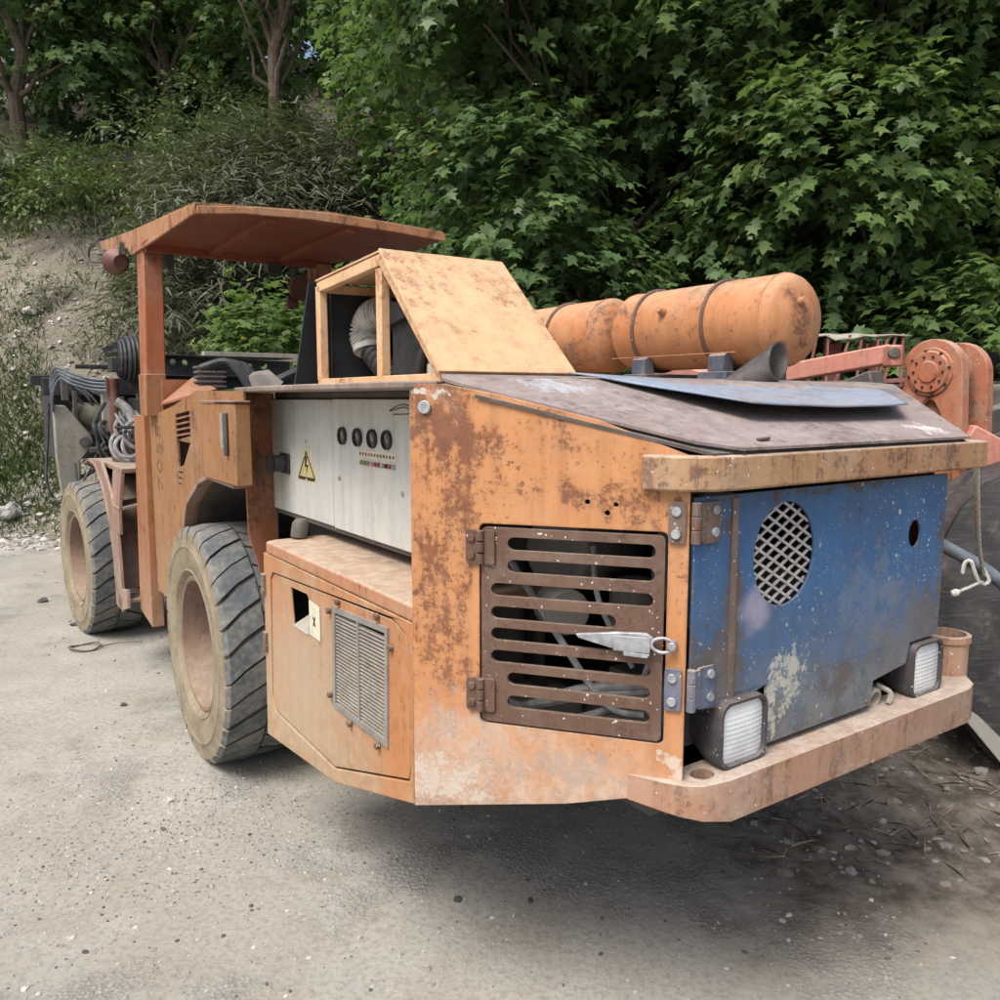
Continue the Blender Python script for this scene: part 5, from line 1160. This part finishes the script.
twist([(1.955, 3.262, 1.02), (1.985, 3.262, .965), (1.955, 3.26, .95), (1.93, 3.262, .985), (1.905, 3.262, 1.045), (1.885, 3.268, 1.035), (1.88, 3.27, .995)], .006, 10)
twist([(1.955, 3.258, .96), (1.905, 3.255, .94), (1.855, 3.25, .92)], .006, 8)
mb.lathe([(0, 0), (.012, 0), (.016, .012), (.012, .03), (0, .032)], (1.857, 3.25, .921), (-1, 0, -.3), 10)
tag(mb.build('rope', M['rope'], None, 0, 60), 'white twisted rope hanging from the visor corner, tied round the pipe', 'rope')

# rusty open cage of another machine behind
CG = thing('scrap_cage', 'rusty open metal cage with buckled roof behind the tilted orange rod', 'cage', (2.55, 6.0, 1.0), 0)
mb = MB()
def C_(mb, n, m, bev=0): mb.v = [(x - 2.55, y - 6.0, z - 1.0) for x, y, z in mb.v]; return mb.build(n, m, CG, bev)
for x, l in ((2.2, .03), (2.28, .03), (2.36, .0), (2.52, .05), (2.6, .01), (2.72, .0), (2.79, .03), (2.85, .04), (2.90, .0)): mb.bar((x - l * 2, 6.0, 1.78), (x, 6.0, 2.15), .016, .016, (0, 1, 0))
mb.bar((2.0, 6.0, 1.79), (2.95, 6.0, 1.83), .03, .03); mb.bar((2.9, 6.0, 2.15), (2.96, 6.1, 2.08), .02, .02); mb.bar((2.955, 6.1, 1.8), (2.955, 6.1, 2.09), .018, .018, (0, 1, 0))
mb.bar((1.9, 6.4, 1.8), (2.95, 6.4, 1.82), .03, .03)
for x in (2.3, 2.5, 2.8): mb.bar((x, 6.4, 1.8), (x, 6.4, 2.15), .018, .018, (0, 1, 0))
C_(mb, 'cage_bars', M['red_dark'])
mb = MB(); nx = 14; vs = []
for j in range(4):
    for i in range(nx + 1): vs.append((2.0 + .95 * i / nx, 5.98 + .14 * j, 2.15 + .012 * j + .022 * mnoise.noise(Vector((i * .45, j, 0))) + (-.03 if 5 < i < 9 and j == 0 else 0)))
mb.add(vs, [(j * (nx + 1) + i, j * (nx + 1) + i + 1, (j + 1) * (nx + 1) + i + 1, (j + 1) * (nx + 1) + i) for j in range(3) for i in range(nx)]); o_ = C_(mb, 'roof_sheet', M['mudguard']); s_ = o_.modifiers.new('Solidify', 'SOLIDIFY'); s_.thickness = .012
mb = MB().box(1.9, 2.9, 6.1, 7.2, 1.0, 1.76); mb.box(2.45, 2.55, 6.2, 6.3, 1.76, 2.1); mb.box(2.74, 2.82, 6.15, 6.2, 1.76, 2.12); C_(mb, 'cage_base', M['red_dark'], .01)
mb = MB().prism([(1.95, 6.6, 2.05), (2.35, 6.6, 2.05), (2.35, 6.6, 2.28), (2.15, 6.6, 2.42), (1.95, 6.6, 2.42)], (0, .02, 0)); mb.box(1.95, 2.33, 6.5, 6.6, 2.25, 2.28); mb.bar((2.35, 6.5, 1.8), (2.35, 6.5, 2.3), .02, .02, (0, 1, 0)); C_(mb, 'back_panel', M['hinge'])

SM = thing('scrap_machine', 'dark round-ended scrap machinery at the right edge behind the lever', 'machinery', (4.3, 7.0, 0), 0)
def S_(mb, n, m, bev=.01): mb.v = [(x - 4.3, y - 7.0, z) for x, y, z in mb.v]; return mb.build(n, m, SM, bev)
S_(MB().lathe([(0, 0), (.12, .01), (.16, .06), (.16, .9), (0, .9)], (4.02, 7.0, 2.04), (1, .2, 0), 24), 'drum', M['dark'], 0)
S_(MB().box(3.9, 5.2, 6.9, 7.3, 1.78, 1.84), 'shelf_beam', M['mudguard'])
S_(MB().box(3.95, 5.2, 7.0, 8.0, .0, 1.78), 'body', M['dark2'])
